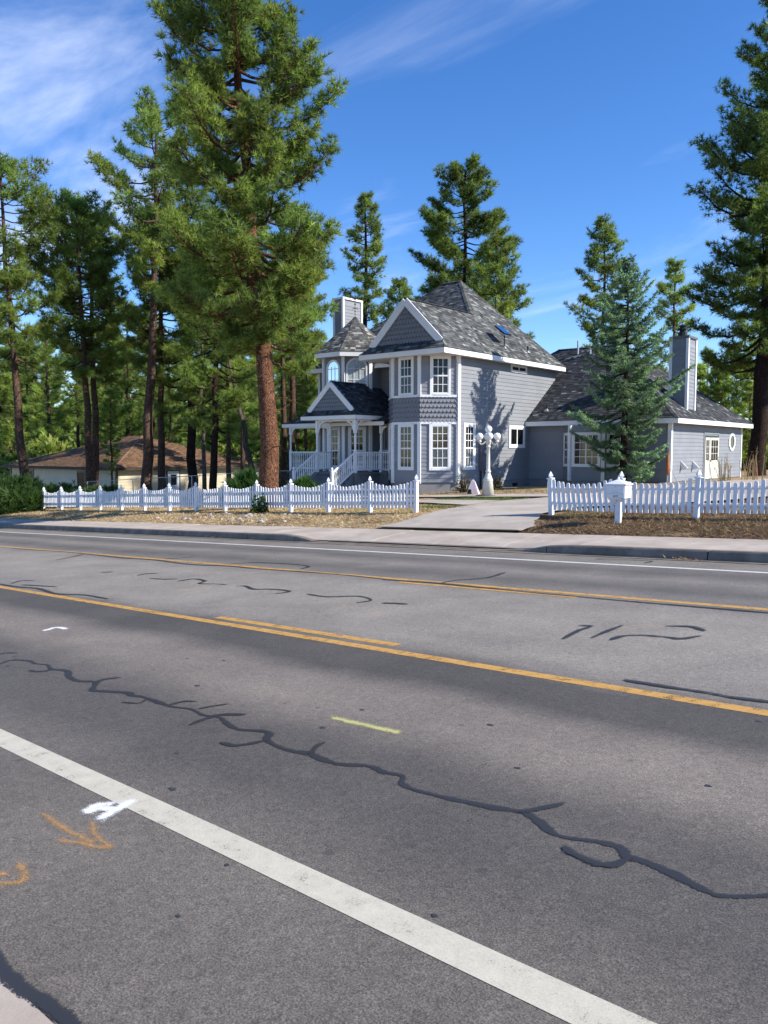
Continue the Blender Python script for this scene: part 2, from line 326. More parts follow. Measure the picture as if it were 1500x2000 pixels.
# ------------------------------------------------------------------ terrain
S = .0458
YB = [(13.5, .15), (15.3, .2), (18, .46), (22, .62), (27, .82), (33, .88), (300, .9), (2000, .9)]
def sm(t): t = min(max(t, 0), 1); return t * t * (3 - 2 * t)
def rx(x):
    if x <= -70: return S * -70 + .01 * (x + 70)
    if x >= 6: return S * 6 + .015 * (x - 6)
    return S * x
def bprof(y):
    if y <= YB[0][0]: return YB[0][1]
    for (a, p_), (c_, q) in zip(YB, YB[1:]):
        if y <= c_: return p_ + (q - p_) * (y - a) / (c_ - a)
    return .9
def gz(x, y):
    b_ = bprof(y)
    if y > 15.3 and x > -13: b_ -= .10 * sm((x + 13) / 6) * sm((y - 15.3) / 2)
    return rx(x) + b_
def lin(a, b_, st): return list(np.arange(a, b_, st))
xs = [-900, -500, -300, -200, -150, -120] + lin(-100, -46, 3) + lin(-46, 4, .5) + lin(4, 40, 3) + [60, 100, 200, 400, 800]
ys = [-300, -60, -10, 0, 13.3, 15.31] + lin(15.5, 20, .25) + lin(20, 36, .5) + lin(36, 70, 3) + [80, 100, 140, 200, 300, 600, 1200]
rg = random.Random(4)
mb = MB()
for j, y in enumerate(ys):
    for i, x in enumerate(xs):
        if y < 15.32: z = rx(x) - .3 if y < 15 else rx(x) + .17
        else:
            z = gz(x, y) + (rg.uniform(-.025, .025) if -46 < x < 4 and y < 36 else 0)
            if -9.6 < x < 4 and 15.4 < y < 18.2: z += .09 * math.sin((y - 15.4) / 2.8 * math.pi) * sm((x + 10.2) / 1.2)
            if -46 < x < -14.6 and 15.4 < y < 17.8: z += .03 * math.sin((y - 15.4) / 2.4 * math.pi)
        mb.v.append((x, y, z))
nx = len(xs)
mb.f = [(j * nx + i, j * nx + i + 1, (j + 1) * nx + i + 1, (j + 1) * nx + i) for j in range(len(ys) - 1) for i in range(nx - 1)]
mb.build('ground', 'soil', smooth=True, kind='structure')

# road and its paint
XR = [-900, -400, -200, -120, -70, -50, -30, -20, -12, -8, -4, 0, 6, 20, 60, 300, 800]
def strip_y(y0, y1, dz, x0=-900, x1=800, step=None):
    m_ = MB(); X = [x for x in XR if x0 < x < x1]; X = [x0] + X + [x1]
    if step: X = sorted(set(X + lin(x0, x1, step)))
    for x in X: m_.v += [(x, y0, rx(x) + dz), (x, y1, rx(x) + dz)]
    m_.f = [(2 * i, 2 * i + 2, 2 * i + 3, 2 * i + 1) for i in range(len(X) - 1)]
    return m_
road = strip_y(1.0, 13.36, 0).build('road', 'asphalt', kind='structure')
strip_y(1.98, 2.135, .002).build('edge_line', 'pwhite', road)
strip_y(5.27, 5.40, .002).build('centre_line', 'pyellow', road)
strip_y(5.50, 5.62, .002, -7.66, -4.86).build('centre_line', 'pyellow', road)
strip_y(9.07, 9.21, .003).build('centre_line', 'pyellow', road)
strip_y(8.84, 8.95, .003, -7.75, -4.8).build('centre_line', 'pyellow', road)
strip_y(12.14, 12.27, .003).build('edge_line', 'pwhite2', road)
CRACK_MAIN= [(-7.393, 2.957), (-7.449, 3.088), (-7.279, 3.168), (-7.102, 3.154), (-6.958, 3.197), (-6.773, 3.143), (-6.584, 3.191), (-6.358, 3.1), (-6.155, 3.081), (-5.992, 3.14), (-5.785, 3.006), (-5.668, 3.047), (-5.464, 3.132), (-5.386, 3.107), (-5.261, 3.133), (-5.055, 3.126), (-4.859, 3.119), (-4.693, 3.166), (-4.503, 3.133), (-4.362, 3.168), (-4.213, 3.117), (-4.047, 3.086), (-3.894, 3.157), (-3.808, 3.145), (-3.755, 3.072), (-3.599, 3.026), (-3.466, 3.023), (-3.356, 3.054), (-3.291, 3.047), (-3.187, 3.033), (-3.076, 3.044), (-2.933, 3.117), (-2.804, 3.101), (-2.691, 3.121), (-2.622, 3.041), (-2.519, 3.018), (-2.337, 3.036), (-2.093, 3.078), (-1.949, 3.119), (-1.846, 3.086), (-1.728, 3.019), (-1.65, 3.016), (-1.53, 3.062), (-1.434, 3.066), (-1.374, 3.011), (-1.304, 3.016), (-1.165, 2.984), (-1.032, 2.944), (-0.967, 2.948), (-0.847, 3.049), (-0.77, 3.152)]
CRACK_BRANCH= [[(-5.992, 3.14), (-6.02, 3.239), (-5.97, 3.339)], [(-6.886, 3.004), (-6.777, 3.028), (-6.729, 3.111)], [(-5.252, 2.97), (-5.145, 3.024), (-5.179, 3.113)], [(-4.912, 3.153), (-4.903, 3.248), (-4.837, 3.295)], [(-4.647, 3.214), (-4.626, 3.3), (-4.58, 3.391)], [(-4.388, 2.958), (-4.411, 3.068), (-4.407, 3.202), (-4.28, 3.306)], [(-3.917, 2.86), (-3.818, 2.875), (-3.763, 2.958), (-3.736, 3.047)], [(-3.345, 3.063), (-3.401, 3.173), (-3.413, 3.233)], [(-7.823, 3.132), (-7.817, 3.198), (-7.733, 3.253)], [(-1.949, 3.119), (-1.893, 3.219), (-1.848, 3.311)], [(-1.363, 3.002), (-1.389, 2.917), (-1.439, 2.884), (-1.525, 2.892), (-1.61, 2.918)]]
CRACK_FAR= [[(-21.263, 8.94), (-19.361, 9.076), (-17.661, 9.071), (-15.691, 8.93), (-14.635, 9.027), (-13.085, 8.852), (-12.031, 9.034), (-11.226, 8.992), (-9.976, 9.088), (-9.196, 9.108), (-8.179, 9.043)], [(-12.388, 9.182), (-12.062, 9.663), (-11.099, 9.792), (-10.592, 9.682), (-10.431, 9.382)], [(-16.805, 7.985), (-17.276, 8.688), (-17.661, 9.071)], [(-14.55, 9.278), (-14.415, 9.501), (-14.319, 9.818)], [(-12.417, 7.351), (-12.493, 7.546), (-12.381, 7.682)], [(-11.799, 7.222), (-11.494, 7.273), (-11.316, 7.402)], [(-11.04, 7.268), (-11.027, 7.553), (-10.639, 7.48), (-10.448, 7.25), (-10.129, 7.357), (-9.922, 7.373)], [(-9.636, 7.372), (-9.527, 7.431), (-9.152, 7.278), (-8.977, 7.374), (-8.709, 7.436), (-8.47, 7.373), (-8.482, 7.149)], [(-8.04, 7.345), (-7.632, 7.318), (-7.296, 7.56), (-6.921, 7.408), (-6.924, 7.174)], [(-13.602, 5.488), (-12.992, 5.482), (-12.361, 5.571), (-11.501, 5.448), (-10.962, 5.612), (-10.277, 5.598)], [(-13.477, 5.625), (-13.69, 5.866), (-13.539, 6.018)], [(-13.104, 5.654), (-12.296, 5.829)], [(-13.513, 7.274), (-13.385, 7.38)], [(-7.086, 9.053), (-7.087, 9.423), (-6.847, 9.869), (-6.946, 10.5)], [(-8.118, 8.976), (-7.187, 9.06), (-6.239, 8.994), (-5.396, 8.936), (-4.88, 8.935), (-4.126, 8.914), (-3.399, 8.923), (-2.589, 8.933)], [(-3.716, 6.647), (-3.781, 7.039), (-3.781, 7.302), (-3.886, 7.285)], [(-3.515, 6.818), (-3.538, 7.149), (-3.545, 7.498)], [(-3.327, 6.83), (-3.315, 7.017), (-3.198, 7.148), (-2.971, 7.197), (-2.826, 7.195), (-2.736, 7.389)], [(-6.612, 7.311), (-6.486, 7.361), (-6.309, 7.398)], [(-3.159, 7.708), (-2.96, 7.787), (-2.791, 7.667)], [(-2.584, 5.564), (-2.322, 5.558), (-1.997, 5.569), (-1.824, 5.551), (-1.596, 5.578)], [(-6.554, 12.795), (-6.396, 12.866), (-5.631, 12.914), (-5.583, 12.605)]]
PAINT= {'white': [[(-3.565, 2.027), (-3.529, 1.934), (-3.494, 1.845)], [(-3.529, 1.934), (-3.579, 1.914), (-3.627, 1.884)], [(-3.612, 1.843), (-3.655, 1.889), (-3.624, 1.953)], [(-3.629, 1.843), (-3.611, 1.857)]], 'orange': [[(-3.766, 1.685), (-3.497, 1.673), (-3.293, 1.685)], [(-3.412, 1.603), (-3.327, 1.647), (-3.228, 1.671), (-3.173, 1.709)], [(-3.479, 1.783), (-3.357, 1.736), (-3.263, 1.719), (-3.188, 1.713)], [(-3.336, 1.381), (-3.249, 1.364), (-3.182, 1.324), (-3.212, 1.287), (-3.253, 1.255)], [(-3.326, 1.284), (-3.296, 1.308)]], 'lime': [[(-3.711, 3.618), (-3.194, 3.646)]], 'chip': [[(-8.681, 3.983), (-8.733, 4.125), (-8.574, 4.155)]]}
def smooth_line(pts, n=6):
    P = [np.array(p, float) for p in pts]; P = [2 * P[0] - P[1]] + P + [2 * P[-1] - P[-2]]; o = []
    for i in range(1, len(P) - 2):
        for k in range(n):
            t = k / n; a, b_, c_, d = P[i - 1], P[i], P[i + 1], P[i + 2]
            o.append(.5 * (2 * b_ + (c_ - a) * t + (2 * a - 5 * b_ + 4 * c_ - d) * t * t + (3 * b_ - a - 3 * c_ + d) * t ** 3))
    o.append(P[-2]); return o
def ribbon(pts, w, dz, seed=0, taper=True):
    q = smooth_line(pts); r_ = random.Random(seed); m_ = MB(); k = len(q); wl = wr = 1
    for i, p_ in enumerate(q):
        d = q[min(i + 1, k - 1)] - q[max(i - 1, 0)]; d = d / max(np.linalg.norm(d), 1e-6); nrm = np.array((-d[1], d[0]))
        wl += r_.uniform(-.2, .2); wr += r_.uniform(-.2, .2); wl = min(max(wl, .65), 1.3); wr = min(max(wr, .65), 1.3)
        e = 1 if not taper else min(1, .35 + .65 * min(i, k - 1 - i) / 2.5)
        for s_, ww in ((1, wl), (-1, wr)):
            a = p_ + nrm * s_ * w / 2 * ww * e; m_.v.append((a[0], a[1], rx(a[0]) + dz))
    m_.f = [(2 * i, 2 * i + 1, 2 * i + 3, 2 * i + 2) for i in range(k - 1)]
    return m_
def spray(pts, w, dz):
    q = smooth_line(pts, 8); d0 = q[0] - q[1]; d1 = q[-1] - q[-2]; q = [q[0] + d0 / np.linalg.norm(d0) * w * .5] + q + [q[-1] + d1 / np.linalg.norm(d1) * w * .5]; m_ = MB(); k = len(q)
    for i, p_ in enumerate(q):
        d = q[min(i + 1, k - 1)] - q[max(i - 1, 0)]; d = d / max(np.linalg.norm(d), 1e-6); nrm = np.array((-d[1], d[0]))
        for s_ in (1, .5, 0, -.5, -1):
            a = p_ + nrm * s_ * w / 2; m_.v.append((a[0], a[1], rx(a[0]) + dz)); e = (1 - abs(s_)) * (0 if i in (0, k - 1) else 1); m_.c.append((e, e, e))
    m_.f = [(5 * i + j, 5 * i + j + 1, 5 * i + j + 6, 5 * i + j + 5) for i in range(k - 1) for j in range(4)]
    return m_
def seal(pts, w, dz, seed):
    m_ = spray(pts, w, dz); r_ = random.Random(seed); k = len(m_.v) // 5; f_ = 1.
    for i in range(k):
        f_ = min(max(f_ + r_.uniform(-.22, .22), .6), 1.35); c_ = np.array(m_.v[5 * i + 2]); e = min(1, .45 + min(i, k - 1 - i) * .2)
        for j in range(5): p_ = c_ + (np.array(m_.v[5 * i + j]) - c_) * f_ * e; m_.v[5 * i + j] = (p_[0], p_[1], rx(p_[0]) + dz)
    return m_
seal(CRACK_MAIN, .05, .0032, 1).build('crack_seal', 'tarline', road)
for i, c_ in enumerate(CRACK_BRANCH): seal(c_, .045, .0036 + .0002 * i, i + 5).build('crack_seal', 'tarline', road)
for i, c_ in enumerate(CRACK_FAR): seal(c_, .085 if i in (0, 14) else .065, .0045 + .0002 * i, i + 50).build('crack_seal', 'tarline', road)
for i, c_ in enumerate(PAINT['white']): spray(c_, .09, .0026 + .0003 * i).build('spray_mark', 'pspray', road)
for i, c_ in enumerate(PAINT['orange']): spray(c_, .095, .0025 + .0003 * i).build('spray_mark', 'porange', road)
for c_ in PAINT['lime']: spray(c_, .1, .0025).build('paint_dash', 'plime', road)
for c_ in PAINT['chip']: spray(c_, .11, .0025).build('paint_dash', 'pspray', road)
rg = random.Random(3)
seal([(-8 + .22 * k, 1.035 + rg.uniform(-.014, .014)) for k in range(50)], .062, .0052, 4).build('edge_seal', 'tarline', road)
# small blots, reflector stubs and grit on the asphalt
rg = random.Random(11)
for i in range(20):
    x = rg.uniform(-9, -.6); y = rg.uniform(1.5, 5.2); r0 = rg.uniform(.008, .02); m_ = MB()
    m_.add([(x + r0 * 1.6 * math.cos(a) * rg.uniform(.6, 1.1), y + r0 * math.sin(a) * rg.uniform(.6, 1.1), rx(x) + .0024) for a in [k * .7 for k in range(9)]], [tuple(range(9))])
    m_.build('tar_spot', 'tar', road)

# near footway beyond the gutter, where the photographer stands
strip_y(-4, 1.01, .0045, -60, 40).build('footway', 'concrete', kind='structure')

# far kerb and sidewalk, slab by slab; the kerb drops at the driveway
def kh(x):
    d = max(-14.3 - x, x + 8.7, 0); return .02 + .14 * sm(d / 1.1)
sw = tag(empty('sidewalk'), kind='structure'); kb = tag(empty('kerb'), kind='structure')
x = -75.
while x < 12:
    x1 = x + 1.83
    X = [x + .012, (x + x1) / 2, x1 - .012]; Y = [13.56, 13.95, 15.3]; m_ = MB(); lift = rg.uniform(-.006, .006)
    for y in Y:
        for xx in X: m_.v.append((xx, y, rx(xx) + (kh(xx) if y < 13.6 else (.5 * kh(xx) + .09 if y < 14 else .2)) + lift))
    m_.f = [(j * 3 + i, j * 3 + i + 1, j * 3 + i + 4, j * 3 + i + 3) for j in range(2) for i in range(2)]
    n0 = len(m_.v); m_.v += [(a, b_, c_ - .1) for a, b_, c_ in m_.v]
    ring = [0, 1, 2, 5, 8, 7, 6, 3]; m_.f += [(ring[k], ring[k] + n0, ring[(k + 1) % 8] + n0, ring[(k + 1) % 8]) for k in range(8)]
    m_.build('sidewalk_slab', 'concrete', sw); x = x1
strip_y(13.5, 15.33, .05, -76, 13, 1.0).build('sidewalk_bed', 'kerb', sw)
x = -75.
while x < 12:
    x1 = x + 3.05; X = [x + .01 + (3.03) * k / 6 for k in range(7)]; m_ = MB()
    for xx in X:
        z = rx(xx); h = kh(xx) + .004; m_.v += [(xx, 13.37, z - .05), (xx, 13.37, z + h * .25), (xx, 13.395, z + h * .85), (xx, 13.42, z + h), (xx, 13.553, z + h + .003), (xx, 13.553, z - .05)]
    m_.f = [(i * 6 + k, i * 6 + k + 1, i * 6 + 6 + k + 1, i * 6 + 6 + k) for i in range(6) for k in range(5)] + [(0, 1, 2, 3, 4, 5), (41, 40, 39, 38, 37, 36)]
    m_.build('kerb_stone', 'kerb', kb); x = x1
strip_y(13.16, 13.375, .008, -75, 12, 1).build('gutter', 'kerb', kb)

# driveway and front walk: sheets that follow the ground
def lerp_rows(rows, t):
    for (a, b_) in zip(rows, rows[1:]):
        if t <= b_[0]: f_ = (t - a[0]) / (b_[0] - a[0]); return [p_ + (q - p_) * f_ for p_, q in zip(a[1:], b_[1:])]
    return rows[-1][1:]
def sheet(rows, step, axis, dz, name, mat_, parent=None, seed=1):
    ts = sorted(set(lin(rows[0][0], rows[-1][0], step) + [r_[0] for r_ in rows])); m_ = MB(); K = 12; r_ = random.Random(seed)
    for t in ts:
        a, b_ = lerp_rows(rows, t); a += r_.uniform(-.04, .04); b_ += r_.uniform(-.04, .04)
        for k in range(K + 1):
            s_ = a + (b_ - a) * k / K; p_ = (s_, t) if axis == 'y' else (t, s_); m_.v.append((p_[0], p_[1], gz(*p_) + dz))
    m_.f = [((K + 1) * j + k, (K + 1) * j + k + 1, (K + 1) * j + K + k + 2, (K + 1) * j + K + k + 1) for j in range(len(ts) - 1) for k in range(K)]
    if axis == 'x': m_.f = [f_[::-1] for f_ in m_.f]
    return m_.build(name, mat_, parent, kind=None if parent else 'structure')
drive = sheet([(15.31, -14.15, -9.7), (16.0, -14.0, -9.75), (16.9, -14.1, -10.3), (18, -14.3, -10.75), (19.8, -14.5, -10.7), (20.6, -14.6, -9.8), (21.6, -14.45, -8.6), (22.7, -13.5, -7.6), (25, -12.6, -6.4), (30, -11.6, -5.6), (36, -11, -5.2)], .35, 'y', .055, 'driveway', 'drive')
jn = MB()
for k_ in range(12): x_a, x_b = -14.1 + k_ * .36, -14.1 + (k_ + 1) * .36; jn.add([(x_a, 15.33, gz(x_a, 15.33) + .06), (x_b, 15.33, gz(x_b, 15.33) + .06), (x_b, 15.37, gz(x_b, 15.37) + .06), (x_a, 15.37, gz(x_a, 15.37) + .06)], [(0, 1, 2, 3)])
for y_ in (19.2, 22.3): jn.bar((-14.3, y_, gz(-14.3, y_) + .058), (-10.6, y_ + .1, gz(-10.6, y_) + .058), .025, .006)
jn.build('expansion_joint', 'kerb', drive)
walk = sheet([(-25.2, 21.9, 23.1), (-20, 21.2, 22.2), (-17.2, 20.9, 22.0), (-14.55, 20.0, 21.7)], .4, 'x', .06, 'front_walk', 'drive')
sheet([(-26.5, 23.4, 24.2), (-18.8, 23.3, 24.3), (-13.1, 23.1, 24.4)], .4, 'x', .057, 'front_walk', 'drive')

# ------------------------------------------------------------------ picket fences
def picket_mesh():
    m_ = MB(); w = .043; pr = [(-w, 0), (w, 0), (w, .93)] + [(w * math.cos(a), .93 + .05 * math.sin(a) / 1) for a in (math.pi / 5, 2 * math.pi / 5, 3 * math.pi / 5, 4 * math.pi / 5)] + [(-w, .93)]
    n_ = len(pr); m_.v = [(x, -.011, z) for x, z in pr] + [(x, .011, z) for x, z in pr]
    m_.f = [tuple(range(n_)), tuple(range(2 * n_ - 1, n_ - 1, -1))] + [(i, i + n_, (i + 1) % n_ + n_, (i + 1) % n_) for i in range(n_)]
    return m_.mesh('picket', 'fencewhite')
def flat_picket():
    return MB().box(-.043, .043, -.011, .011, 0, .98).mesh('picket', 'fencewhite')
PK, PKF = picket_mesh(), flat_picket()
PO = MB().box(-.055, .055, -.055, .055, -.15, .93).mesh('post', 'fencewhite')
FI = MB().box(-.075, .075, -.075, .075, .93, .965).lathe([(.05, .965), (.042, .985), (.07, 1.0), (.074, 1.02), (.05, 1.07), (.02, 1.115), (.004, 1.13)], 4).mesh('finial', 'fencewhite')
def fence(x0, n, name, label, leanf, flat=()):
    root = empty(name, (x0, 18, gz(x0, 18))); tag(root, label, 'fence'); sp = 1.845; rf = random.Random(n)
    def loc(x): return (x - x0, 0, gz(x, 18) - gz(x0, 18))
    for k in range(n + 1):
        x = x0 + k * sp; p_ = put('post', PO, root, loc(x)); q = put('finial', FI, p_); p_.rotation_euler = (rf.uniform(-.012, .012), leanf(k, -1) + rf.uniform(-.012, .012), 0)
    for k in range(n):
        for j in range(12):
            t = (j + 1) / 13; x = x0 + (k + t) * sp; top = .99 - .165 * math.sin(math.pi * t) ** .8; bot = .15
            if (k, j) in flat: me = PKF
            else: me = PK
            o = put('picket', me, root, (x - x0, -.055, gz(x, 18) - gz(x0, 18) + bot + rf.uniform(-.012, .012))); o.scale = (1, 1, (top - bot) / .98 * rf.uniform(.99, 1.01))
            o.rotation_euler = (rf.uniform(-.012, .012), rf.uniform(-.012, .012) + leanf(k, j), 0)
        for h in (.34, .7):
            a = loc(x0 + k * sp); b_ = loc(x0 + (k + 1) * sp); sag = rf.uniform(-.012, .012)
            MB().bar((a[0] + .05, -.015, a[2] + h), (b_[0] - .05, -.015, b_[2] + h + sag), .035, .07).build('rail', 'fencewhite', root)
    return root
fence(-39.0, 13, 'picket_fence', 'long scalloped white picket fence left of the driveway with fourteen posts', lambda k, j: 0)
fence(-10.5, 5, 'picket_fence', 'scalloped white picket fence right of the driveway with its pickets leaning by the mailbox',
      lambda k, j: (-.04 if k == 0 else .03) if j == -1 else (-.03 - .12 * math.sin(math.pi * (j + 2) / 15) if k == 0 else (-.04 if k == 1 and j < 3 else 0)), {(1, 10), (1, 11), (2, 0), (2, 1), (2, 4)})

# ------------------------------------------------------------------ the house (own axes: u along the front, v away from the street)
HZ = R(2.0)
house = empty('victorian_house', (-20.1, 26.8, 0), HZ)
tag(house, 'two-storey grey Victorian house with white trim, porch, corner bay, turret and garage wing', 'house')
def V3(p_): return Vector(p_)
def shingles(polys, seed, parent, mat_='shingle', expo=.145, pal=None, name='shingles'):
    """lapped courses of separate tabs over convex roof polygons (first edge of each = its eave direction)"""
    r_ = random.Random(seed); m_ = MB()
    pal = pal or [((.085, .09, .092), 5), ((.06, .063, .067), 4), ((.115, .12, .118), 4), ((.04, .042, .046), 2), ((.2, .215, .205), 1.3), ((.26, .275, .265), .5), ((.15, .16, .155), 2.2)]
    cols = [c_ for c_, w in pal]; wts = [w for c_, w in pal]
    for poly in polys:
        P = [V3(p_) for p_ in poly]; nrm = Vector((0, 0, 0))
        for i in range(len(P)): nrm += (P[i] - P[0]).cross(P[(i + 1) % len(P)] - P[0])
        nrm.normalize()
        if nrm.z < 0: nrm = -nrm
        e = Vector((-nrm.y, nrm.x, 0)).normalized() if abs(nrm.z) < .9999 else Vector((1, 0, 0)); s_ = nrm.cross(e)
        if s_.z < 0: s_ = -s_; e = -e
        o = min(P, key=lambda p_: p_.z); q = [((p_ - o).dot(e), (p_ - o).dot(s_)) for p_ in P]
        area = sum(q[i][0] * q[(i + 1) % len(q)][1] - q[(i + 1) % len(q)][0] * q[i][1] for i in range(len(q)))
        if area < 0: q = q[::-1]
        e0, e1 = min(a for a, b_ in q), max(a for a, b_ in q); smax = max(b_ for a, b_ in q); k = 0
        while k * expo < smax:
            s0 = k * expo; a = e0 - r_.uniform(0, .3)
            while a < e1:
                w = r_.uniform(.11, .3); rect = [(a, s0), (a + w, s0), (a + w, s0 + expo + .01), (a, s0 + expo + .01)]
                for i in range(len(q)):
                    ax, ay = q[i]; bx, by = q[(i + 1) % len(q)]; out = []
                    for j in range(len(rect)):
                        p_, n_ = rect[j], rect[(j + 1) % len(rect)]
                        dp = (bx - ax) * (p_[1] - ay) - (by - ay) * (p_[0] - ax); dn = (bx - ax) * (n_[1] - ay) - (by - ay) * (n_[0] - ax)
                        if dp >= 0: out.append(p_)
                        if dp * dn < 0: t = dp / (dp - dn); out.append((p_[0] + (n_[0] - p_[0]) * t, p_[1] + (n_[1] - p_[1]) * t))
                    rect = out
                    if len(rect) < 3: break
                if len(rect) >= 3:
                    th = r_.choice((.012, .016, .02)); c_ = r_.choices(cols, wts)[0]; v = r_.uniform(.85, 1.15)
                    m_.add([o + e * x_ + s_ * y_ + nrm * (.004 + th * (1 - (y_ - s0) / expo * .75)) for x_, y_ in rect], [tuple(range(len(rect)))], tuple(x_ * v for x_ in c_))
                a += w
            k += 1
    return m_.build(name, mat_, parent, kind='stuff')
def roof(polys, eaves, soffit, rakes, seed, name='roof', fh=.21, mat_='shingle', fmat='white', smat='soffit', parent=house, pal=None, caps=(), rkw=.3):
    """polys: roof planes; eaves: fascia runs; soffit: plan polygons at the fascia foot"""
    m_ = MB()
    for p_ in polys: m_.add(p_, [tuple(range(len(p_)))])
    rf = m_.build(name, 'underlay', parent)
    shingles(polys, seed, rf, mat_, pal=pal)
    for a, b_ in eaves:
        a, b_ = V3(a), V3(b_); MB().bar(a - Vector((0, 0, fh / 2 + .01)), b_ - Vector((0, 0, fh / 2 + .01)), .035, fh).build('fascia', fmat, rf)
        MB().bar(a + Vector((0, 0, .0)), b_, .07, .022).build('drip_edge', 'underlay', rf)
    for poly, z in soffit: MB().add([(x, y, z) for x, y in poly], [tuple(range(len(poly)))]).build('soffit', smat, rf)
    for a, b_ in rakes: MB().bar(a, b_, rkw, .05, (0, -1, 0)).build('rake_board', fmat, rf)
    for a, b_ in caps:   # hip and ridge caps
        a, b_ = V3(a), V3(b_); L_ = (b_ - a).length; n_ = max(2, int(L_ / .2)); mm = MB(); rr = random.Random(seed + 9)
        d = (b_ - a) / n_; side = d.cross(Vector((0, 0, 1))).normalized() * .11
        for i in range(n_):
            p_ = a + d * i + Vector((0, 0, .034)); q = a + d * (i + 1.1) + Vector((0, 0, .022)); g_ = rr.uniform(.045, .12); cc = (g_, g_ * 1.04, g_ * 1.02) if mat_ == 'shingle' else (g_ * 2.6, g_ * 1.5, g_)
            dn = Vector((0, 0, -.055)); mm.add([p_ - side + dn, p_, p_ + side + dn, q - side + dn, q, q + side + dn], [(0, 1, 4, 3), (1, 2, 5, 4)], cc)
        mm.build('ridge_cap', mat_, rf, kind='stuff')
    return rf
BOARD = {}
def boards(wall, p0, p1, w0, w1, expo=.168, mat_='siding'):
    du, dv = p1[0] - p0[0], p1[1] - p0[1]; L_ = math.hypot(du, dv); key = (round(L_, 3), mat_, expo); rz = math.atan2(dv, du)
    if key not in BOARD:
        h = expo + .012; BOARD[key] = MB().add([(0, 0, 0), (L_, 0, 0), (L_, -.024, 0), (0, -.024, 0), (0, 0, h), (L_, 0, h), (L_, -.006, h), (0, -.006, h)], [(0, 1, 2, 3), (4, 7, 6, 5), (3, 2, 6, 7), (0, 3, 7, 4), (1, 5, 6, 2)]).mesh('siding_board', mat_)
    n_ = int((w1 - w0) / expo)
    for k in range(n_): put('siding_board', BOARD[key], wall, (p0[0], p0[1], w0 + k * expo), rz)
PANE = {}
def window(parent, p0, p1, s0, s1, w0, w1, cols, rows, back='dark', back2=None, split=.5, trim=.1, slider=False, mat_='white', y=0.):
    """a window on the wall p0->p1, between s0 and s1 along it and w0..w1 (outside of its trim)"""
    du, dv = p1[0] - p0[0], p1[1] - p0[1]; L_ = math.hypot(du, dv); rz = math.atan2(dv, du); W_, H_ = s1 - s0, w1 - w0
    o_ = (p0[0] + du / L_ * s0, p0[1] + dv / L_ * s0, w0); t = trim
    m_ = MB().box(0, t, -.06, 0, 0, H_).box(W_ - t, W_, -.06, 0, 0, H_).box(t, W_ - t, -.058, 0, H_ - t, H_).box(t, W_ - t, -.065, 0, 0, t)
    win = m_.build('window', mat_, parent, loc=o_, rz=rz)
    f_ = .035; a, b_, c_, d = t, W_ - t, t, H_ - t; sa = MB()
    sa.box(a, a + f_, -.048, -.02, c_, d).box(b_ - f_, b_, -.048, -.02, c_, d).box(a + f_, b_ - f_, -.046, -.02, d - f_, d).box(a + f_, b_ - f_, -.046, -.02, c_, c_ + f_)
    a += f_; b_ -= f_; c_ += f_; d -= f_
    mid = c_ + (d - c_) * split
    groups = []
    if slider:
        xm = (a + b_) / 2; sa.box(xm - .03, xm + .03, -.05, -.02, c_, d); groups = [(a, xm - .03, c_, d), (xm + .03, b_, c_, d)]
    elif split: sa.box(a, b_, -.052, -.02, mid - .03, mid + .03); groups = [(a, b_, c_, mid - .03), (a, b_, mid + .03, d)]
    else: groups = [(a, b_, c_, d)]
    rws = rows if isinstance(rows, (list, tuple)) else [rows] * len(groups)
    for (ga, gb, gc, gd), rw in zip(groups, rws):
        pw = (gb - ga) / cols; ph = (gd - gc) / rw
        for i in range(1, cols): sa.box(ga + pw * i - .013, ga + pw * i + .013, -.044, -.03, gc, gd)
        for j in range(1, rw): sa.box(ga, gb, -.0435, -.031, gc + ph * j - .013, gc + ph * j + .013)
        k = (round(pw, 3), round(ph, 3))
        if k not in PANE: PANE[k] = MB().add([(0, 0, 0), (pw, 0, 0), (pw, 0, ph), (0, 0, ph)], [(0, 1, 2, 3)]).mesh('pane', 'glass')
        for i in range(cols):
            for j in range(rw): put('pane', PANE[k], win, (ga + pw * i, -.037, gc + ph * j))
    sa.build('sash', mat_, win)
    MB().add([(a - .01, -.0265, c_ - .01), (b_ + .01, -.0265, c_ - .01), (b_ + .01, -.0265, mid), (a - .01, -.0265, mid)], [(0, 1, 2, 3)]).build('curtain' if back2 else 'interior', back2 or back, win)
    if back == 'blind':
        MB().add([(a, -.0255, mid), (b_, -.0255, mid), (b_, -.0255, d), (a, -.0255, d)], [(0, 1, 2, 3)]).build('interior', 'dark', win)
        n_ = 17
        sl = MB().add([(a, -.027, 0), (b_, -.027, 0), (b_, -.033, .034), (a, -.033, .034)], [(0, 1, 2, 3)]).mesh('blind_slat', 'blind')
        for k in range(n_): put('blind_slat', sl, win, (0, 0, mid + (d - mid) * k / n_))
    else: MB().add([(a - .01, -.0265, mid), (b_ + .01, -.0265, mid), (b_ + .01, -.0265, d + .01), (a - .01, -.0265, d + .01)], [(0, 1, 2, 3)]).build('interior', back, win)
    return win
def cornerboard(parent, p_, w0, w1, wd=.13, rz=0., name='corner_board'):
    return MB().box(-wd / 2, wd / 2, -wd / 2, wd / 2, w0, w1).build(name, 'white', parent, loc=(p_[0], p_[1], 0), rz=rz)
def band(parent, p0, p1, w, h=.1, t=.055, name='trim_band', mat_='white'):
    du, dv = p1[0] - p0[0], p1[1] - p0[1]; L_ = math.hypot(du, dv)
    return MB().box(0, L_, -t, 0, w - h / 2, w + h / 2).build(name, mat_, parent, loc=(p0[0], p0[1], 0), rz=math.atan2(dv, du))
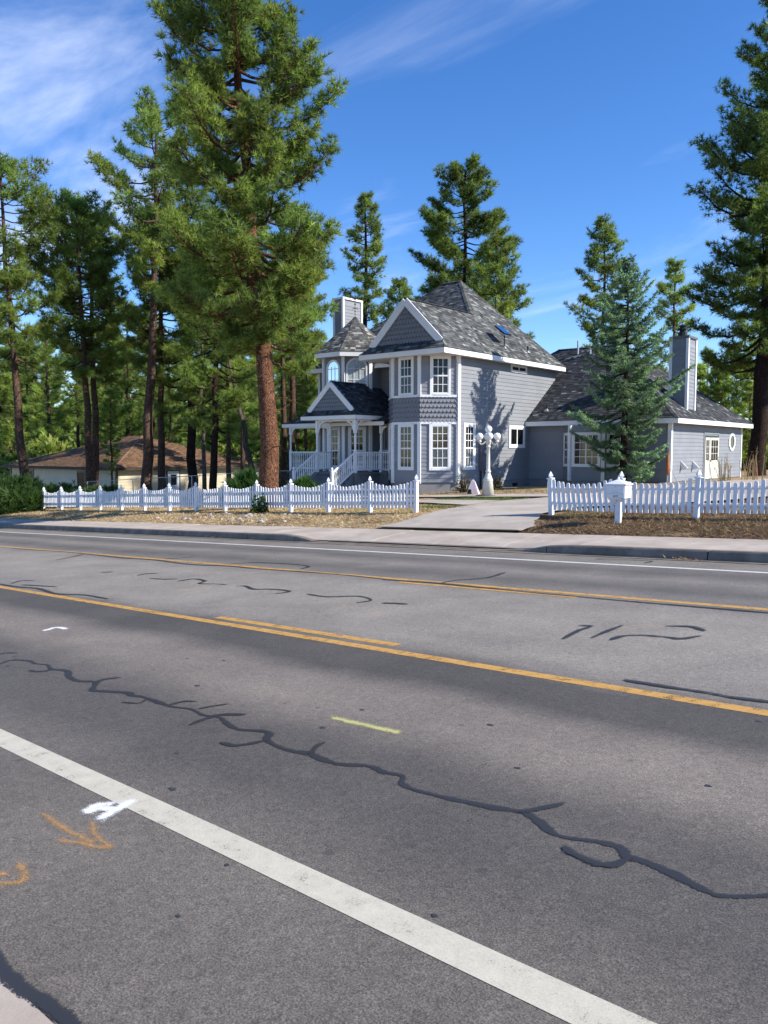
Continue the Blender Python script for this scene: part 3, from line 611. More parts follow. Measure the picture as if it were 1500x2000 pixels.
def scales(parent, p0, p1, w0, w1, tri=None, sw_=.165, sh_=.2):
    """rows of round-butt shingles on the wall p0->p1; tri = (apex fraction) keeps them inside a gable"""
    du, dv = p1[0] - p0[0], p1[1] - p0[1]; L_ = math.hypot(du, dv); m_ = MB(); n_ = max(1, round(L_ / sw_)); w = L_ / n_; j = 0; z = w0 - .02
    while z < w1:
        for i in range(-1, n_ + 1):
            x = (i + (.5 if j % 2 else 0)) * w
            if tri:
                lim = (w1 - z) / (w1 - w0) * L_ / 2
                if abs(x + w / 2 - L_ / 2) > lim - w * .1: continue
            elif x < -.01 - w / 2 or x + w > L_ + w / 2 + .01: continue
            x0_, x1_ = max(x, 0) + .004, min(x + w, L_) - .004
            if x1_ - x0_ < .02: continue
            top = min(z + sh_ * 1.25, w1 if not tri else 99)
            pts = [(x0_ + (x1_ - x0_) * .5 * (1 - math.cos(a)), z + .1 * (1 - math.sin(a))) for a in (0, math.pi / 6, math.pi / 3, math.pi / 2, 2 * math.pi / 3, 5 * math.pi / 6, math.pi)]
            pts += [(x1_, top), (x0_, top)]
            k = len(pts); f_ = lambda zz_: -.075 + .069 * (zz_ - z) / (sh_ * 1.25)
            m_.add([(a, f_(b_), b_) for a, b_ in pts] + [(a, 0, b_) for a, b_ in pts[:7]], [tuple(range(k))] + [(q + 1, q, k + q, k + q + 1) for q in range(6)])
        z += sh_; j += 1
    return m_.build('scale_shingles', 'scale', parent, loc=(p0[0], p0[1], 0), rz=math.atan2(dv, du), kind='stuff')

W0, WF = 5.68, .26
B0, B1, B2, B3 = (-3.68, 0), (-2.54, -1.14), (-1.14, -1.14), (0, 0)
plan = [B3, (0, 8.3), (-9.7, 8.3), (-9.7, 1.7), (-3.68, 1.7), B0, B1, B2]
main = MB().prism(plan, WF, 5.6).build('wall', 'siding', house)
MB().prism([(x * .995 - .01, y * .99 + .02) for x, y in plan], -1.2, WF).build('foundation', 'foundation', house)
boards(main, B3, (0, 8.3), WF + .02, 5.5)
for a, b_ in ((B2, B3), (B1, B2), (B0, B1)):
    boards(main, a, b_, WF + .02, 2.72); boards(main, a, b_, 3.88, 5.56)
    scales(main, a, b_, 2.8, 3.8)
    band(main, a, b_, 2.745, .1, .06); band(main, a, b_, 3.85, .1, .065)
boards(main, (-5.7, 1.7), (-3.68, 1.7), .7, 5.5); boards(main, (-9.7, 1.7), (-8.1, 1.7), .7, 5.5); boards(main, (-3.68, 1.7), B0, .7, 5.5)
cornerboard(house, (-.02, .02), WF - .03, 5.56, .17)
for p_, r_ in ((B2, 22), (B1, -22)): cornerboard(house, p_, WF - .03, 2.74, .14, R(r_)); cornerboard(house, p_, 3.86, 5.56, .14, R(r_))
cornerboard(house, (-3.68, .04), .3, 2.74, .12); cornerboard(house, (-9.7, 1.7), .7, 5.5, .14)
for a, b_, s0, s1, k in ((B2, B3, .41, 1.32, 1), (B1, B2, .3, 1.14, 0), (B0, B1, .42, 1.2, 0)):
    window(house, a, b_, s0, s1, .78, 2.73, 3, (2, 3), 'blind' if k else 'shade', 'curtain' if k else 'shade', .46, trim=.11)
    window(house, a, b_, s0 + .02, s1 - .02, 3.86, 5.5, 3, (2, 2), 'dark', 'shade', .5, trim=.1)
window(house, B3, (0, 8), .36, 1.24, .79, 2.76, 3, (2, 3), 'dark', 'curtain', .46, trim=.13)
window(house, B3, (0, 8), 3.99, 5.4, 1.72, 2.74, 1, 1, 'dark', None, .5, trim=.13, slider=True)
window(house, B3, (0, 8), 4.1, 5.5, 5.15, 5.5, 1, 1, 'dark', None, .5, trim=.07, slider=True)
# main roof
A, A2 = (-3.95, 5.8, 9.98), (-4.95, 5.8, 9.98); T, V1 = (-1.8, -1.22, 7.88), (-1.8, 3.55, 7.88); LE = -10.15
roof([[(.45, -1.22, W0), (.45, 3.55, W0), V1, T], [(.45, -1.61, W0), (.45, -1.22, W0), (.06, -1.22, 6.06)], [(-4.05, -1.61, W0), (-3.66, -1.22, 6.06), (-4.05, -1.22, W0)], [(.45, 3.55, W0), (.45, 8.5, W0), A, V1],
      [(-4.05, -1.22, W0), T, V1, (-4.05, 1.2, W0)], [(-4.05, -1.61, W0), (.45, -1.61, W0), (.06, -1.22, 6.06), (-3.66, -1.22, 6.06)],
      [(-4.05, 1.2, W0), V1, A, A2, (LE, 1.2, W0)], [(LE, 1.2, W0), (LE, 8.5, W0), A2], [(.45, 8.5, W0), (LE, 8.5, W0), A2, A]],
     [((-4.05, -1.61, W0), (.45, -1.61, W0)), ((.45, -1.628, W0), (.45, 8.5, W0)), ((-4.05, -1.59, W0), (-4.05, 1.2, W0)), ((LE, 1.2, W0), (-4.07, 1.2, W0)), ((LE, 1.22, W0), (LE, 8.5, W0))],
     [([(-4.04, -1.6), (.44, -1.6), (.44, 8.5), (-4.04, 8.5)], W0 - .19), ([(LE, 1.21), (-4.05, 1.21), (-4.05, 3), (LE, 3)], W0 - .19)],
     [((-3.62, -1.28, 5.98), (-1.8, -1.28, 7.76)), ((.02, -1.285, 5.98), (-1.8, -1.285, 7.76))], 3,
     caps=[(A, V1), (A, (.45, 8.5, W0)), (A2, A), (T, V1), (A2, (LE, 1.2, W0))])
MB().add([(-3.66, -1.18, 6.02), (.06, -1.18, 6.02), (-1.8, -1.18, 7.84)], [(0, 1, 2)]).build('gable_wall', 'scale', house)
scales(house, (-3.6, -1.19), (0, -1.19), 6.05, 7.8, True)
# roof furniture: solar fan on its stalk, vent pipes
sp_ = MB(); sp_.tube([(-.03, 3.62, 6.1), (-.03, 3.62, 6.72)], .03, 6); sp_.build('panel_stalk', 'black', house)
pn = MB().box(-.34, .34, -.3, .3, -.03, .03).build('solar_panel', 'black', house, loc=(-.12, 3.62, 6.95)); pn.rotation_euler = (0, R(38), 0)
MB().add([(-.31, -.27, .034), (.31, -.27, .034), (.31, .27, .034), (-.31, .27, .034)], [(0, 1, 2, 3)]).build('solar_cell', 'panel', pn)
for p_, h in (((-2.55, 6.85, 8.55), .62), ((-.02, 5.67, 6.1), .36)):
    MB().tube([p_, (p_[0], p_[1], p_[2] + h)], .04, 8).build('vent_pipe', 'black', house)
MB().lathe([(.14, 0), (.06, .1), (.045, .12)], 8, (-.03, 3.62, 6.12)).build('pipe_flashing', 'metal', house); MB().lathe([(.14, 0), (.06, .1), (.045, .12)], 8, (-.02, 5.67, 6.12)).build('pipe_flashing', 'metal', house)
# chimney behind the turret
def chimney(u0, u1, v0, v1, w0, w1, cap):
    c_ = MB().box(u0, u1, v0, v1, w0, w1).build('chimney', 'siding', house)
    boards(c_, (u0, v0), (u1, v0), w0, w1 - .1); boards(c_, (u1, v0), (u1, v1), w0, w1 - .1)
    for u, v in ((u0, v0), (u1, v0), (u1, v1)): MB().box(-.06, .06, -.06, .06, w0, w1 - .02).build('corner_board', 'white', c_, loc=(u, v, 0))
    MB().box(u0 - .07, u1 + .07, v0 - .07, v1 + .07, w1, w1 + .1).build('chimney_cap', cap, c_)
    return c_
chimney(-9.9, -9.3, 3, 4.4, 5.0, 9.35, 'white')
ch = chimney(5.83, 6.56, 8, 8.96, 2.9, 6.5, 'meter')
MB().lathe([(.2, 6.6), (.2, 6.8), (.13, 6.82), (.13, 6.9), (.22, 6.92), (.22, 6.98), (.13, 7.0), (.13, 7.06), (.2, 7.08), (.05, 7.16)], 10, (6.15, 8.45, 0)).build('flue_cap', 'black', ch)
# turret
ap, ea = 1.5, 1.95
def octo(a): r_ = a / math.cos(math.pi / 8); return [(-7.1 + r_ * math.cos(math.pi / 8 + k * math.pi / 4), 1.5 + r_ * math.sin(math.pi / 8 + k * math.pi / 4)) for k in range(8)]
oc, oe = octo(ap), octo(ea); WT = 6.15
tu = MB().prism(oc, .3, 6.05).build('turret_wall', 'siding', house)
for k in range(8):
    a, b_ = oc[k], oc[(k + 1) % 8]
    if k in (4, 5, 6): boards(tu, a, b_, .7, 6.0)
    MB().box(-.075, .075, -.075, .075, .6, 6.0).build('corner_board', 'white', tu, loc=(a[0], a[1], 0), rz=math.pi / 8 + k * math.pi / 4)
def arched(parent, p0, p1, w0, w1, wd, lace=False):
    du, dv = p1[0] - p0[0], p1[1] - p0[1]; L_ = math.hypot(du, dv); rz = math.atan2(dv, du); r_ = wd / 2; spr = w1 - r_
    win = MB()
    def arc(rr): return [(-rr, w0)] + [(-rr * math.cos(t * math.pi / 10), spr + rr * math.sin(t * math.pi / 10)) for t in range(11)] + [(rr, w0)]
    o1, i1 = arc(r_), arc(r_ - .09); k = len(o1)
    win.add([(x, -.06, z) for x, z in o1] + [(x, -.06, z) for x, z in i1] + [(x, 0, z) for x, z in o1] + [(x, 0, z) for x, z in i1], [f for q in range(k - 1) for f in ((q, q + 1, k + q + 1, k + q), (2 * k + q, 2 * k + q + 1, q + 1, q), (k + q, k + q + 1, 3 * k + q + 1, 3 * k + q))])
    win.box(-r_, r_, -.07, 0, w0 - .05, w0 + .05)
    w_ = win.build('window', 'white', parent, loc=(p0[0] + du / 2, p0[1] + dv / 2, 0), rz=rz)
    MB().add([(x, -.027, z) for x, z in i1], [tuple(range(k))]).build('interior', 'lace' if lace else 'curtain', w_)
    MB().add([(x, -.038, z) for x, z in i1], [tuple(range(k))]).build('pane', 'glass', w_)
    s_ = MB(); ri = r_ - .09
    for x in (-ri / 3, ri / 3): s_.box(x - .013, x + .013, -.05, -.03, w0, spr + .3 * ri)
    for z in (w0 + .42, w0 + .84, spr): s_.box(-ri, ri, -.048, -.031, z - (.02 if z == spr else .013), z + .013)
    s_.build('sash', 'white', w_)
    if lace:
        MB().add([(-ri, -.0285, w0), (ri, -.0285, w0), (ri, -.0285, w0 + .35), (ri * .6, -.0285, w0 + .62), (0, -.0285, w0 + .74), (-ri * .6, -.0285, w0 + .62), (-ri, -.0285, w0 + .35)], [tuple(range(7))]).build('interior', 'dark', w_)
arched(house, oc[5], oc[6], 4.05, 5.85, .86); arched(house, oc[6], oc[7], 4.05, 5.92, 1.02, True); arched(house, oc[4], oc[5], 4.05, 5.85, .86)
for a, b_ in ((oc[5], oc[6]), (oc[6], oc[7])): window(house, a, b_, .2, 1.04, .75, 2.72, 3, (2, 3), 'dark', None, .42, trim=.12)
roof([[(*oe[k], WT), (*oe[(k + 1) % 8], WT), (-7.1, 1.5, 8.0)] for k in range(8)], [((*oe[k], WT), (*oe[(k + 1) % 8], WT)) for k in range(8)], [(oe, WT - .19)], [], 8, 'turret_roof', pal=[((.12, .122, .115), 5), ((.085, .085, .082), 4), ((.2, .2, .185), 4), ((.055, .055, .055), 3), ((.33, .32, .3), 1.6)], caps=[((*oe[k], WT), (-7.1, 1.5, 8.0)) for k in (4, 5, 6, 7)])
fn = MB().tube([(0, 0, 7.95), (0, 0, 9.1)], .014, 6)
for z, r_ in ((8.28, .035), (8.62, .045)): fn.lathe([(.005, -r_), (r_ * .8, -r_ * .5), (r_, 0), (r_ * .8, r_ * .5), (.005, r_)], 8, (0, 0, z))
for k in range(4): a = k * math.pi / 2; fn.tube([(0, 0, 8.4), (.13 * math.cos(a), .13 * math.sin(a), 8.44), (.16 * math.cos(a), .16 * math.sin(a), 8.36)], .01, 4)
fn.tube([(-.3, -.05, 8.86), (.32, .05, 8.86)], .012, 4); fn.tube([(0, 0, 8.8), (-.16, -.03, 9.02)], .012, 4); fn.tube([(0, 0, 8.8), (.2, .03, 9.02)], .012, 4)
fn.build('weathervane', 'rust', house, loc=(-7.1, 1.5, 0))
# porch
FW = .62
po = MB().prism([(-9.9, -.45), (-7.0, -.45), (-7.0, -1.65), (-4.2, -1.65), (-4.2, -.1), (-3.72, -.1), (-3.72, 1.68), (-9.9, 1.68)], FW - .07, FW); po = po.build('porch', 'deck', house)
sk = MB().prism([(-9.8, -.38), (-6.93, -.38), (-6.93, -1.58), (-4.27, -1.58), (-4.27, -.03), (-3.72, -.03), (-3.72, 1.6), (-9.8, 1.6)], -1.0, FW - .072); sk.build('porch_skirt', 'deck', po)
PFm = MB().box(-.06, .06, -.06, .06, 0, .98).lathe([(.06, .98), (.07, 1.0), (.045, 1.04), (.05, 1.3), (.055, 1.65), (.04, 1.72), (.07, 1.76)], 8).box(-.06, .06, -.06, .06, 1.76, 2.33).mesh('post', 'white')
PL, PR = (-6.73, -1.5), (-4.39, -1.5)
posts = [PL, PR, (-6.95, -.4), (-9.7, -.35), (-4.3, .14), (-9.7, 1.5)]
for p_ in posts: put('post', PFm, po, (p_[0], p_[1], FW))
BALM = MB().box(-.018, .018, -.018, .018, 0, .2).lathe([(.017, .2), (.026, .26), (.03, .34), (.018, .44), (.016, .6)], 6).box(-.018, .018, -.018, .018, .6, .74).mesh('baluster', 'white')
def railing(p0, p1, w0a, w0b, n_):
    a, b_ = V3((*p0, w0a)), V3((*p1, w0b)); up = Vector((0, 0, 1))
    MB().bar(a + up * .9, b_ + up * .9, .07, .06).build('handrail', 'white', po); MB().bar(a + up * .13, b_ + up * .13, .05, .05).build('bottom_rail', 'white', po)
    for k in range(n_):
        t = (k + .5) / n_; q = a.lerp(b_, t); put('baluster', BALM, po, (q.x, q.y, q.z + .14))
railing(PR, (-4.3, .14), FW, FW, 14); railing((-4.3, .14), (-3.72, .1), FW, FW, 5); railing(PL, (-6.95, -.4), FW, FW, 7); railing((-9.7, -.35), (-6.95, -.4), FW, FW, 20); railing((-9.7, 1.5), (-9.7, -.35), FW, FW, 12)
STB = -3.15
for u in (PL[0], PR[0]):
    railing((u, STB + .22), (u, -1.55), -.22, FW, 11)
    MB().box(-.05, .05, -.05, .05, -.75, .72).lathe([(.05, .72), (.03, .75), (.055, .8), (.05, .85), (.02, .88)], 8).build('newel_post', 'white', po, loc=(u, STB + .17, 0))
for k in range(6):
    z = FW - .18 * (k + 1); v = -1.65 - .27 * k
    MB().box(-6.62, -4.5, v - .29, v + .02, z - .045, z).build('step', 'deck', po); MB().box(-6.6, -4.52, v - .25, v - .22, z - .2, z - .047).build('riser', 'deck', po)
for u in (-6.66, -4.46):
    MB().add([(u - .03, -1.6, FW - .1), (u + .03, -1.6, FW - .1), (u + .03, -3.35, -.72), (u - .03, -3.35, -.72), (u - .03, -1.6, -.9), (u + .03, -1.6, -.9), (u + .03, -3.35, -.9), (u - .03, -3.35, -.9)], [(0, 1, 2, 3), (0, 3, 7, 4), (1, 5, 6, 2), (0, 4, 5, 1), (2, 6, 7, 3)]).build('stringer', 'deck', po)
# fretwork brackets
def bracket(p_, d, ztop=2.93, r_=.56):
    m_ = MB(); dx, dy = d
    for t in range(8):
        a0, a1 = t * math.pi / 16, (t + 1) * math.pi / 16
        q = lambda a, rr: (p_[0] + dx * (r_ + .06 - rr * math.cos(a)), p_[1] + dy * (r_ + .06 - rr * math.cos(a)), ztop - r_ + rr * math.sin(a))
        m_.bar(q(a0, r_), q(a1, r_), .075, .05, (dy, -dx, 0))
    for z, l_ in ((ztop - .02, r_), ): m_.bar((p_[0] + dx * .05, p_[1] + dy * .05, z), (p_[0] + dx * (.06 + l_), p_[1] + dy * (.06 + l_), z), .035, .04)
    for f_ in (.25, .5, .75):
        m_.bar((p_[0] + dx * (.06 + .18 * f_), p_[1] + dy * (.06 + .18 * f_), ztop - .03), (p_[0] + dx * .06, p_[1] + dy * .06, ztop - .1 - .3 * f_), .02, .03, (dy, -dx, 0))
        m_.bar((p_[0] + dx * .1 * f_ * 3, p_[1] + dy * .1 * f_ * 3, ztop - .03), (p_[0] + dx * (.05 + .08 * f_), p_[1] + dy * (.05 + .08 * f_), ztop - .2 * (1.4 - f_)), .02, .025, (dy, -dx, 0))
    m_.build('bracket', 'white', po)
bracket(PL, (1, 0)); bracket(PR, (-1, 0)); bracket(PR, (0, 1)); bracket(PL, (0, 1)); bracket((-6.95, -.4), (-1, 0), 2.7, .36); bracket((-9.7, -.35), (1, 0), 2.7, .36); bracket((-4.3, .14), (.94, -.05), 2.68, .3); bracket((-6.95, -.4), (.7, -.7), 2.9, .34)
MB().bar((PL[0], PL[1], 2.94), (PR[0], PR[1], 2.94), .09, .1).build('beam', 'white', po)
for p_ in (PL, PR): MB().bar((p_[0], p_[1] + .05, 2.94), (p_[0], 1.6, 2.94), .09, .1).build('beam', 'white', po)
MB().bar((-9.7, -.36, 2.72), (-6.95, -.36, 2.72), .09, .12).build('beam', 'white', po)
# porch roofs: low veranda slope, then the entry gable
roof([[(-10.15, -.5, 2.9), (-3.75, -.5, 2.9), (-3.75, 1.68, 3.85), (-8.6, 1.68, 3.85)], [(-10.15, -.5, 2.9), (-8.6, 1.68, 3.85), (-10.15, 1.68, 2.9)]],
     [((-10.15, -.5, 2.9), (-3.6, -.5, 2.9)), ((-10.15, -.48, 2.9), (-10.15, 1.68, 2.9))], [([(-10.1, -.48), (-3.75, -.48), (-3.75, 1.65), (-10.1, 1.65)], 2.78)], [], 21, 'veranda_roof', .17)
PC, PE = -5.78, 3.15; pt = (PC, -1.58, 4.68)
dk = [((.055, .058, .066), 5), ((.042, .044, .05), 5), ((.08, .084, .092), 3), ((.14, .15, .16), .8), ((.022, .023, .028), 3)]
roof([[(-4.1, -1.58, PE), (-4.1, 1.68, PE), (PC, 1.68, 4.68), pt], [(-4.1, -1.82, PE), (-4.1, -1.58, PE), (-4.36, -1.58, 3.39)], [(-7.46, -1.58, PE), pt, (PC, 1.68, 4.68), (-7.46, 1.68, PE)], [(-7.46, -1.82, PE), (-7.2, -1.58, 3.39), (-7.46, -1.58, PE)], [(-7.46, -1.82, PE), (-4.1, -1.82, PE), (-4.36, -1.58, 3.39), (-7.2, -1.58, 3.39)]],
     [((-7.46, -1.82, PE), (-4.1, -1.82, PE)), ((-4.1, -1.84, PE), (-4.1, 1.68, PE)), ((-7.46, -1.8, PE), (-7.46, 1.68, PE))], [([(-7.45, -1.8), (-4.11, -1.8), (-4.11, 1.6), (-7.45, 1.6)], PE - .15)],
     [((-7.14, -1.63, 3.34), (PC, -1.63, 4.57)), ((-4.42, -1.635, 3.34), (PC, -1.635, 4.57))], 22, 'porch_roof', .17, rkw=.22, pal=dk, caps=[(pt, (PC, 1.68, 4.68))])
MB().add([(-7.2, -1.55, 3.36), (-4.36, -1.55, 3.36), (PC, -1.55, 4.64)], [(0, 1, 2)]).build('gable_wall', 'scale', house)
scales(house, (-7.1, -1.56), (-4.46, -1.56), 3.39, 4.6, True, .14, .17)
# screen door and porch-side openings
dr = MB().box(0, .95, -.05, 0, 0, 2.15).build('screen_door', 'meter', house, loc=(-5.5, 1.68, FW)); fr_ = MB()
for x in (0, .88): fr_.box(x, x + .07, -.075, -.05, 0, 2.15)
for z in (0, .95, 2.08): fr_.box(.07, .88, -.075, -.05, z, z + .07)
fr_.build('door_frame', 'white', dr)
for k in range(5): MB().box(.15 + .16 * k, .165 + .16 * k, -.065, -.051, 1.05, 2.05).build('screen_bar', 'white', dr)
window(house, (-9.7, 1.7), (-8.0, 1.7), .45, 1.35, .75, 2.7, 3, (2, 3), 'dark', None, .42, trim=.12)
# garage wing
wg = MB().prism([(-.3, 5.89), (6.7, 5.89), (6.7, 15.6), (-.3, 15.6)], WF, 2.8).build('wall', 'siding', house)
MB().prism([(-.3, 5.93), (6.66, 5.93), (6.66, 15.5), (-.3, 15.5)], -.8, WF).build('foundation', 'foundation', house)
boards(wg, (0, 5.89), (6.7, 5.89), WF + .02, 2.75); boards(wg, (6.7, 5.89), (6.7, 15.6), WF + .02, 2.75)
cornerboard(house, (6.68, 5.91), 0, 2.76, .16); cornerboard(house, (6.68, 15.58), .1, 2.76, .12)
wb = [(1.78, 5.89), (2.47, 5.2), (4.03, 5.2), (4.72, 5.89)]
by = MB().prism(wb, WF, 2.72).build('bay', 'siding', house); MB().prism([(1.85, 5.89), (2.49, 5.25), (4.01, 5.25), (4.65, 5.89)], -.6, WF).build('foundation', 'foundation', house)
for a, b_ in zip(wb, wb[1:]): boards(by, a, b_, WF + .02, 2.7)
for p_, r_ in ((wb[1], -22), (wb[2], 22)): cornerboard(house, p_, WF, 2.72, .15, R(r_))
window(house, wb[1], wb[2], .1, 1.46, .88, 2.4, 2, 4, 'shade', None, .5, trim=.1, slider=True)
window(house, wb[0], wb[1], .16, .82, .88, 2.4, 2, (2, 2), 'dark', None, .5, trim=.09); window(house, wb[2], wb[3], .14, .84, .88, 2.4, 2, (2, 2), 'dark', None, .5, trim=.09)
ra, rb = (-1.1, 10.7, 6.84), (2.2, 10.7, 6.84); we = 2.95
dk2 = [((.06, .063, .07), 5), ((.042, .044, .05), 5), ((.085, .09, .095), 3), ((.2, .215, .215), .9), ((.03, .032, .036), 3)]
roof([[(-6.3, 5.45, we), (7.15, 5.45, we), rb, ra], [(7.15, 5.45, we), (7.15, 15.95, we), rb], [(7.15, 15.95, we), (-6.3, 15.95, we), ra, rb], [(-6.3, 5.45, we), (-6.3, 15.95, we), ra]],
     [((0, 5.45, we), (7.15, 5.45, we)), ((7.15, 5.43, we), (7.15, 15.95, we))], [([(.02, 5.46), (7.14, 5.46), (7.14, 15.9), (.02, 15.9)], we - .19)], [], 31, 'wing_roof', pal=dk2, caps=[(rb, (7.15, 5.45, we)), (rb, (7.15, 15.95, we)), (ra, rb)])
for p_, h in (((.25, 10.2, 6.4), .75), ((.95, 10.15, 6.35), .6)): MB().tube([p_, (p_[0], p_[1], p_[2] + h)], .05, 8).build('vent_pipe', 'metal', house)
MB().tube([(.75, 6.15, 3.4), (.75, 6.15, 3.75)], .035, 8).build('vent_pipe', 'black', house); MB().lathe([(.16, 0), (.06, .1), (.045, .12)], 8, (.75, 6.15, 3.42)).build('pipe_flashing', 'metal', house)
# garage side: french doors ajar, octagon window, wall brackets
dvr = MB().box(0, 1.95, -.028, 0, 0, 1.98).build('door_opening', 'green', house, loc=(6.7, 10.0, .3), rz=math.pi / 2)
def leaf(x, w_, rz):
    m_ = MB().box(0, w_, -.045, 0, 0, .85).box(0, .09, -.045, 0, .85, 1.9).box(w_ - .09, w_, -.045, 0, .85, 1.9).box(.09, w_ - .09, -.045, 0, 1.78, 1.9)
    for k in (1, 2): m_.box(.09 + (w_ - .18) * k / 3 - .012, .09 + (w_ - .18) * k / 3 + .012, -.04, -.005, .85, 1.78)
    for k in (1, 2): m_.box(.09, w_ - .09, -.039, -.006, .85 + .31 * k - .012, .85 + .31 * k + .012)
    o = m_.build('door_leaf', 'door', dvr, loc=(x, -.03, 0), rz=rz)
    MB().add([(.09, -.02, .85), (w_ - .09, -.02, .85), (w_ - .09, -.02, 1.78), (.09, -.02, 1.78)], [(0, 1, 2, 3)]).build('pane', 'dark', dvr, loc=(x, -.03, 0), rz=rz)
    return o
leaf(.02, .62, 0); leaf(.7, .85, R(-8))
MB().box(-.06, .06, -.06, 0, 0, .05).build('door_handle', 'black', dvr, loc=(.78, -.13, .85))
for x in (-.08, 1.95): MB().box(x, x + .08, -.04, 0, 0, 2.06).build('door_trim', 'siding', dvr)
MB().box(-.08, 2.03, -.043, 0, 2.06, 2.14).build('door_trim', 'siding', dvr)
ow = MB(); o8 = [(math.cos(math.pi / 8 + k * math.pi / 4), math.sin(math.pi / 8 + k * math.pi / 4)) for k in range(8)]
for rr, y in ((.5, -.06), (.36, -.06), (.5, 0), (.36, 0)): ow.v += [(x * rr, y, z * rr * .92) for x, z in o8]
ow.f = [f for k in range(8) for f in ((k, (k + 1) % 8, 8 + (k + 1) % 8, 8 + k), (16 + k, 16 + (k + 1) % 8, (k + 1) % 8, k), (8 + k, 8 + (k + 1) % 8, 24 + (k + 1) % 8, 24 + k))]
ow_ = ow.build('octagon_window', 'white', house, loc=(6.7, 14.0, 2.03), rz=math.pi / 2)
MB().add([(x * .37, -.027, z * .34) for x, z in o8], [tuple(range(8))]).build('interior', 'shade', ow_); MB().add([(x * .37, -.035, z * .34) for x, z in o8], [tuple(range(8))]).build('pane', 'glass', ow_)
for v in (7.1, 8.5):
    MB().add([(0, 0, .75), (0, 0, 1.15), (.3, 0, .85), (0, .06, .75), (0, .06, 1.15), (.3, .06, .85)], [(0, 1, 2), (5, 4, 3), (0, 3, 4, 1), (1, 4, 5, 2), (2, 5, 3, 0)]).build('wall_bracket', 'white', house, loc=(6.72, v, 0))
# electric meter panel and conduit on the long side wall
mt_ = MB().box(0, .62, -.16, 0, 0, 1.18).build('meter_panel', 'meter', house, loc=(0, 1.55, .72), rz=math.pi / 2)
m_ = MB().lathe([(.1, 0), (.11, .02), (.1, .1), (.06, .13)], 12); o = m_.build('meter_dial', 'metal', mt_, True, (.28, -.16, .82)); o.rotation_euler = (R(90), 0, 0)
MB().box(.05, .3, -.175, -.161, .08, .62).build('panel_door', 'meter', mt_); MB().tube([(.1, -.08, 0), (.1, -.08, -.9)], .035, 6).build('conduit', 'black', mt_); MB().tube([(.45, -.08, 0), (.45, -.08, -.9)], .03, 6).build('conduit', 'black', mt_)
for v in (.95, 4.6): MB().box(-.2, .2, -.02, 0, -.07, .07).build('crawl_vent', 'black', house, loc=(.008, v, .05), rz=math.pi / 2)
# ------------------------------------------------------------------ lamp post, mailbox, small things in the yard
lx, ly = -16.45, 23.75; lz = gz(lx, ly) + .03
lp = tag(empty('lamp_post', (lx, ly, lz), R(12)), 'cream five-globe lamp post standing in front of the grey side wall', 'lamp'); lp.scale = (.82, .82, .82)
MB().box(-.42, .5, -.36, .36, -.1, .05).build('plinth', 'kerb', lp)
MB().lathe([(.27, .05), (.2, .66), (.215, .68), (.215, .71)], 16).build('base', 'lamp', lp, True)
MB().lathe([(.2, .71), (.205, .75), (.18, .78), (.155, .86), (.11, .97), (.095, 1.04), (.125, 1.06), (.125, 1.1), (.09, 1.13), (.085, 1.2), (.08, 1.55), (.082, 1.57), (.078, 1.6), (.07, 2.12), (.1, 2.14), (.1, 2.18), (.075, 2.2), (.09, 2.26), (.11, 2.34), (.07, 2.42), (.05, 2.5), (.05, 2.62)], 14).build('column', 'lamp', lp, True)
GL = MB().lathe([(.06, -.155), (.11, -.11), (.148, -.05), (.158, .0), (.15, .055), (.12, .105), (.075, .14), (.002, .158)], 18).mesh('globe', 'globe', True)
HO = MB().lathe([(.045, -.27), (.08, -.24), (.075, -.2), (.055, -.17), (.06, -.14)], 12).mesh('globe_holder', 'lamp', True)
for k in range(4):
    a = k * math.pi / 2 + R(30); c_, s_ = math.cos(a), math.sin(a)
    MB().tube([(.05 * c_, .05 * s_, 2.32), (.12 * c_, .12 * s_, 2.37), (.22 * c_, .22 * s_, 2.28), (.32 * c_, .32 * s_, 2.26), (.38 * c_, .38 * s_, 2.32), (.38 * c_, .38 * s_, 2.38)], [.032, .036, .03, .03, .026, .03], 8).build('arm', 'lamp', lp, True)
    put('globe_holder', HO, lp, (.38 * c_, .38 * s_, 2.61)); put('globe', GL, lp, (.38 * c_, .38 * s_, 2.61))
put('globe_holder', HO, lp, (0, 0, 2.92)); put('globe', GL, lp, (0, 0, 2.92))

mx_, my_ = -8.01, 16.62; mz = gz(mx_, my_)
mbx = tag(empty('mailbox', (mx_, my_, mz), R(8)), 'white mailbox with a peaked lid on a white post before the picket fence', 'mailbox')
MB().box(-.06, .06, -.06, .06, -.2, .66).build('post', 'mail', mbx)
MB().box(-.2, .1, -.12, .22, .62, .66).build('shelf', 'mail', mbx)
bx = MB().box(-.225, .19, -.18, .3, .66, .95).build('box', 'mail', mbx)
MB().add([(-.255, -.21, .95), (.22, -.21, .95), (.22, .33, .95), (-.255, .33, .95), (-.255, -.21, .975), (.22, -.21, .975), (.22, .33, .975), (-.255, .33, .975), (-.12, -.1, 1.03), (.085, -.1, 1.03), (.085, .22, 1.03), (-.12, .22, 1.03), (-.03, .06, 1.075)],
         [(0, 3, 2, 1), (0, 1, 5, 4), (1, 2, 6, 5), (2, 3, 7, 6), (3, 0, 4, 7), (4, 5, 9, 8), (5, 6, 10, 9), (6, 7, 11, 10), (7, 4, 8, 11), (8, 9, 12), (9, 10, 12), (10, 11, 12), (11, 8, 12)]).build('lid', 'mail', mbx)
MB().lathe([(.02, 1.07), (.032, 1.085), (.02, 1.11), (.003, 1.135)], 6, (-.03, .06, 0)).build('lid_finial', 'mail', mbx)
MB().box(-.2, .165, -.196, -.182, .765, .94).box(-.21, .175, -.19, -.181, .665, .745).build('front_panel', 'mail', bx)
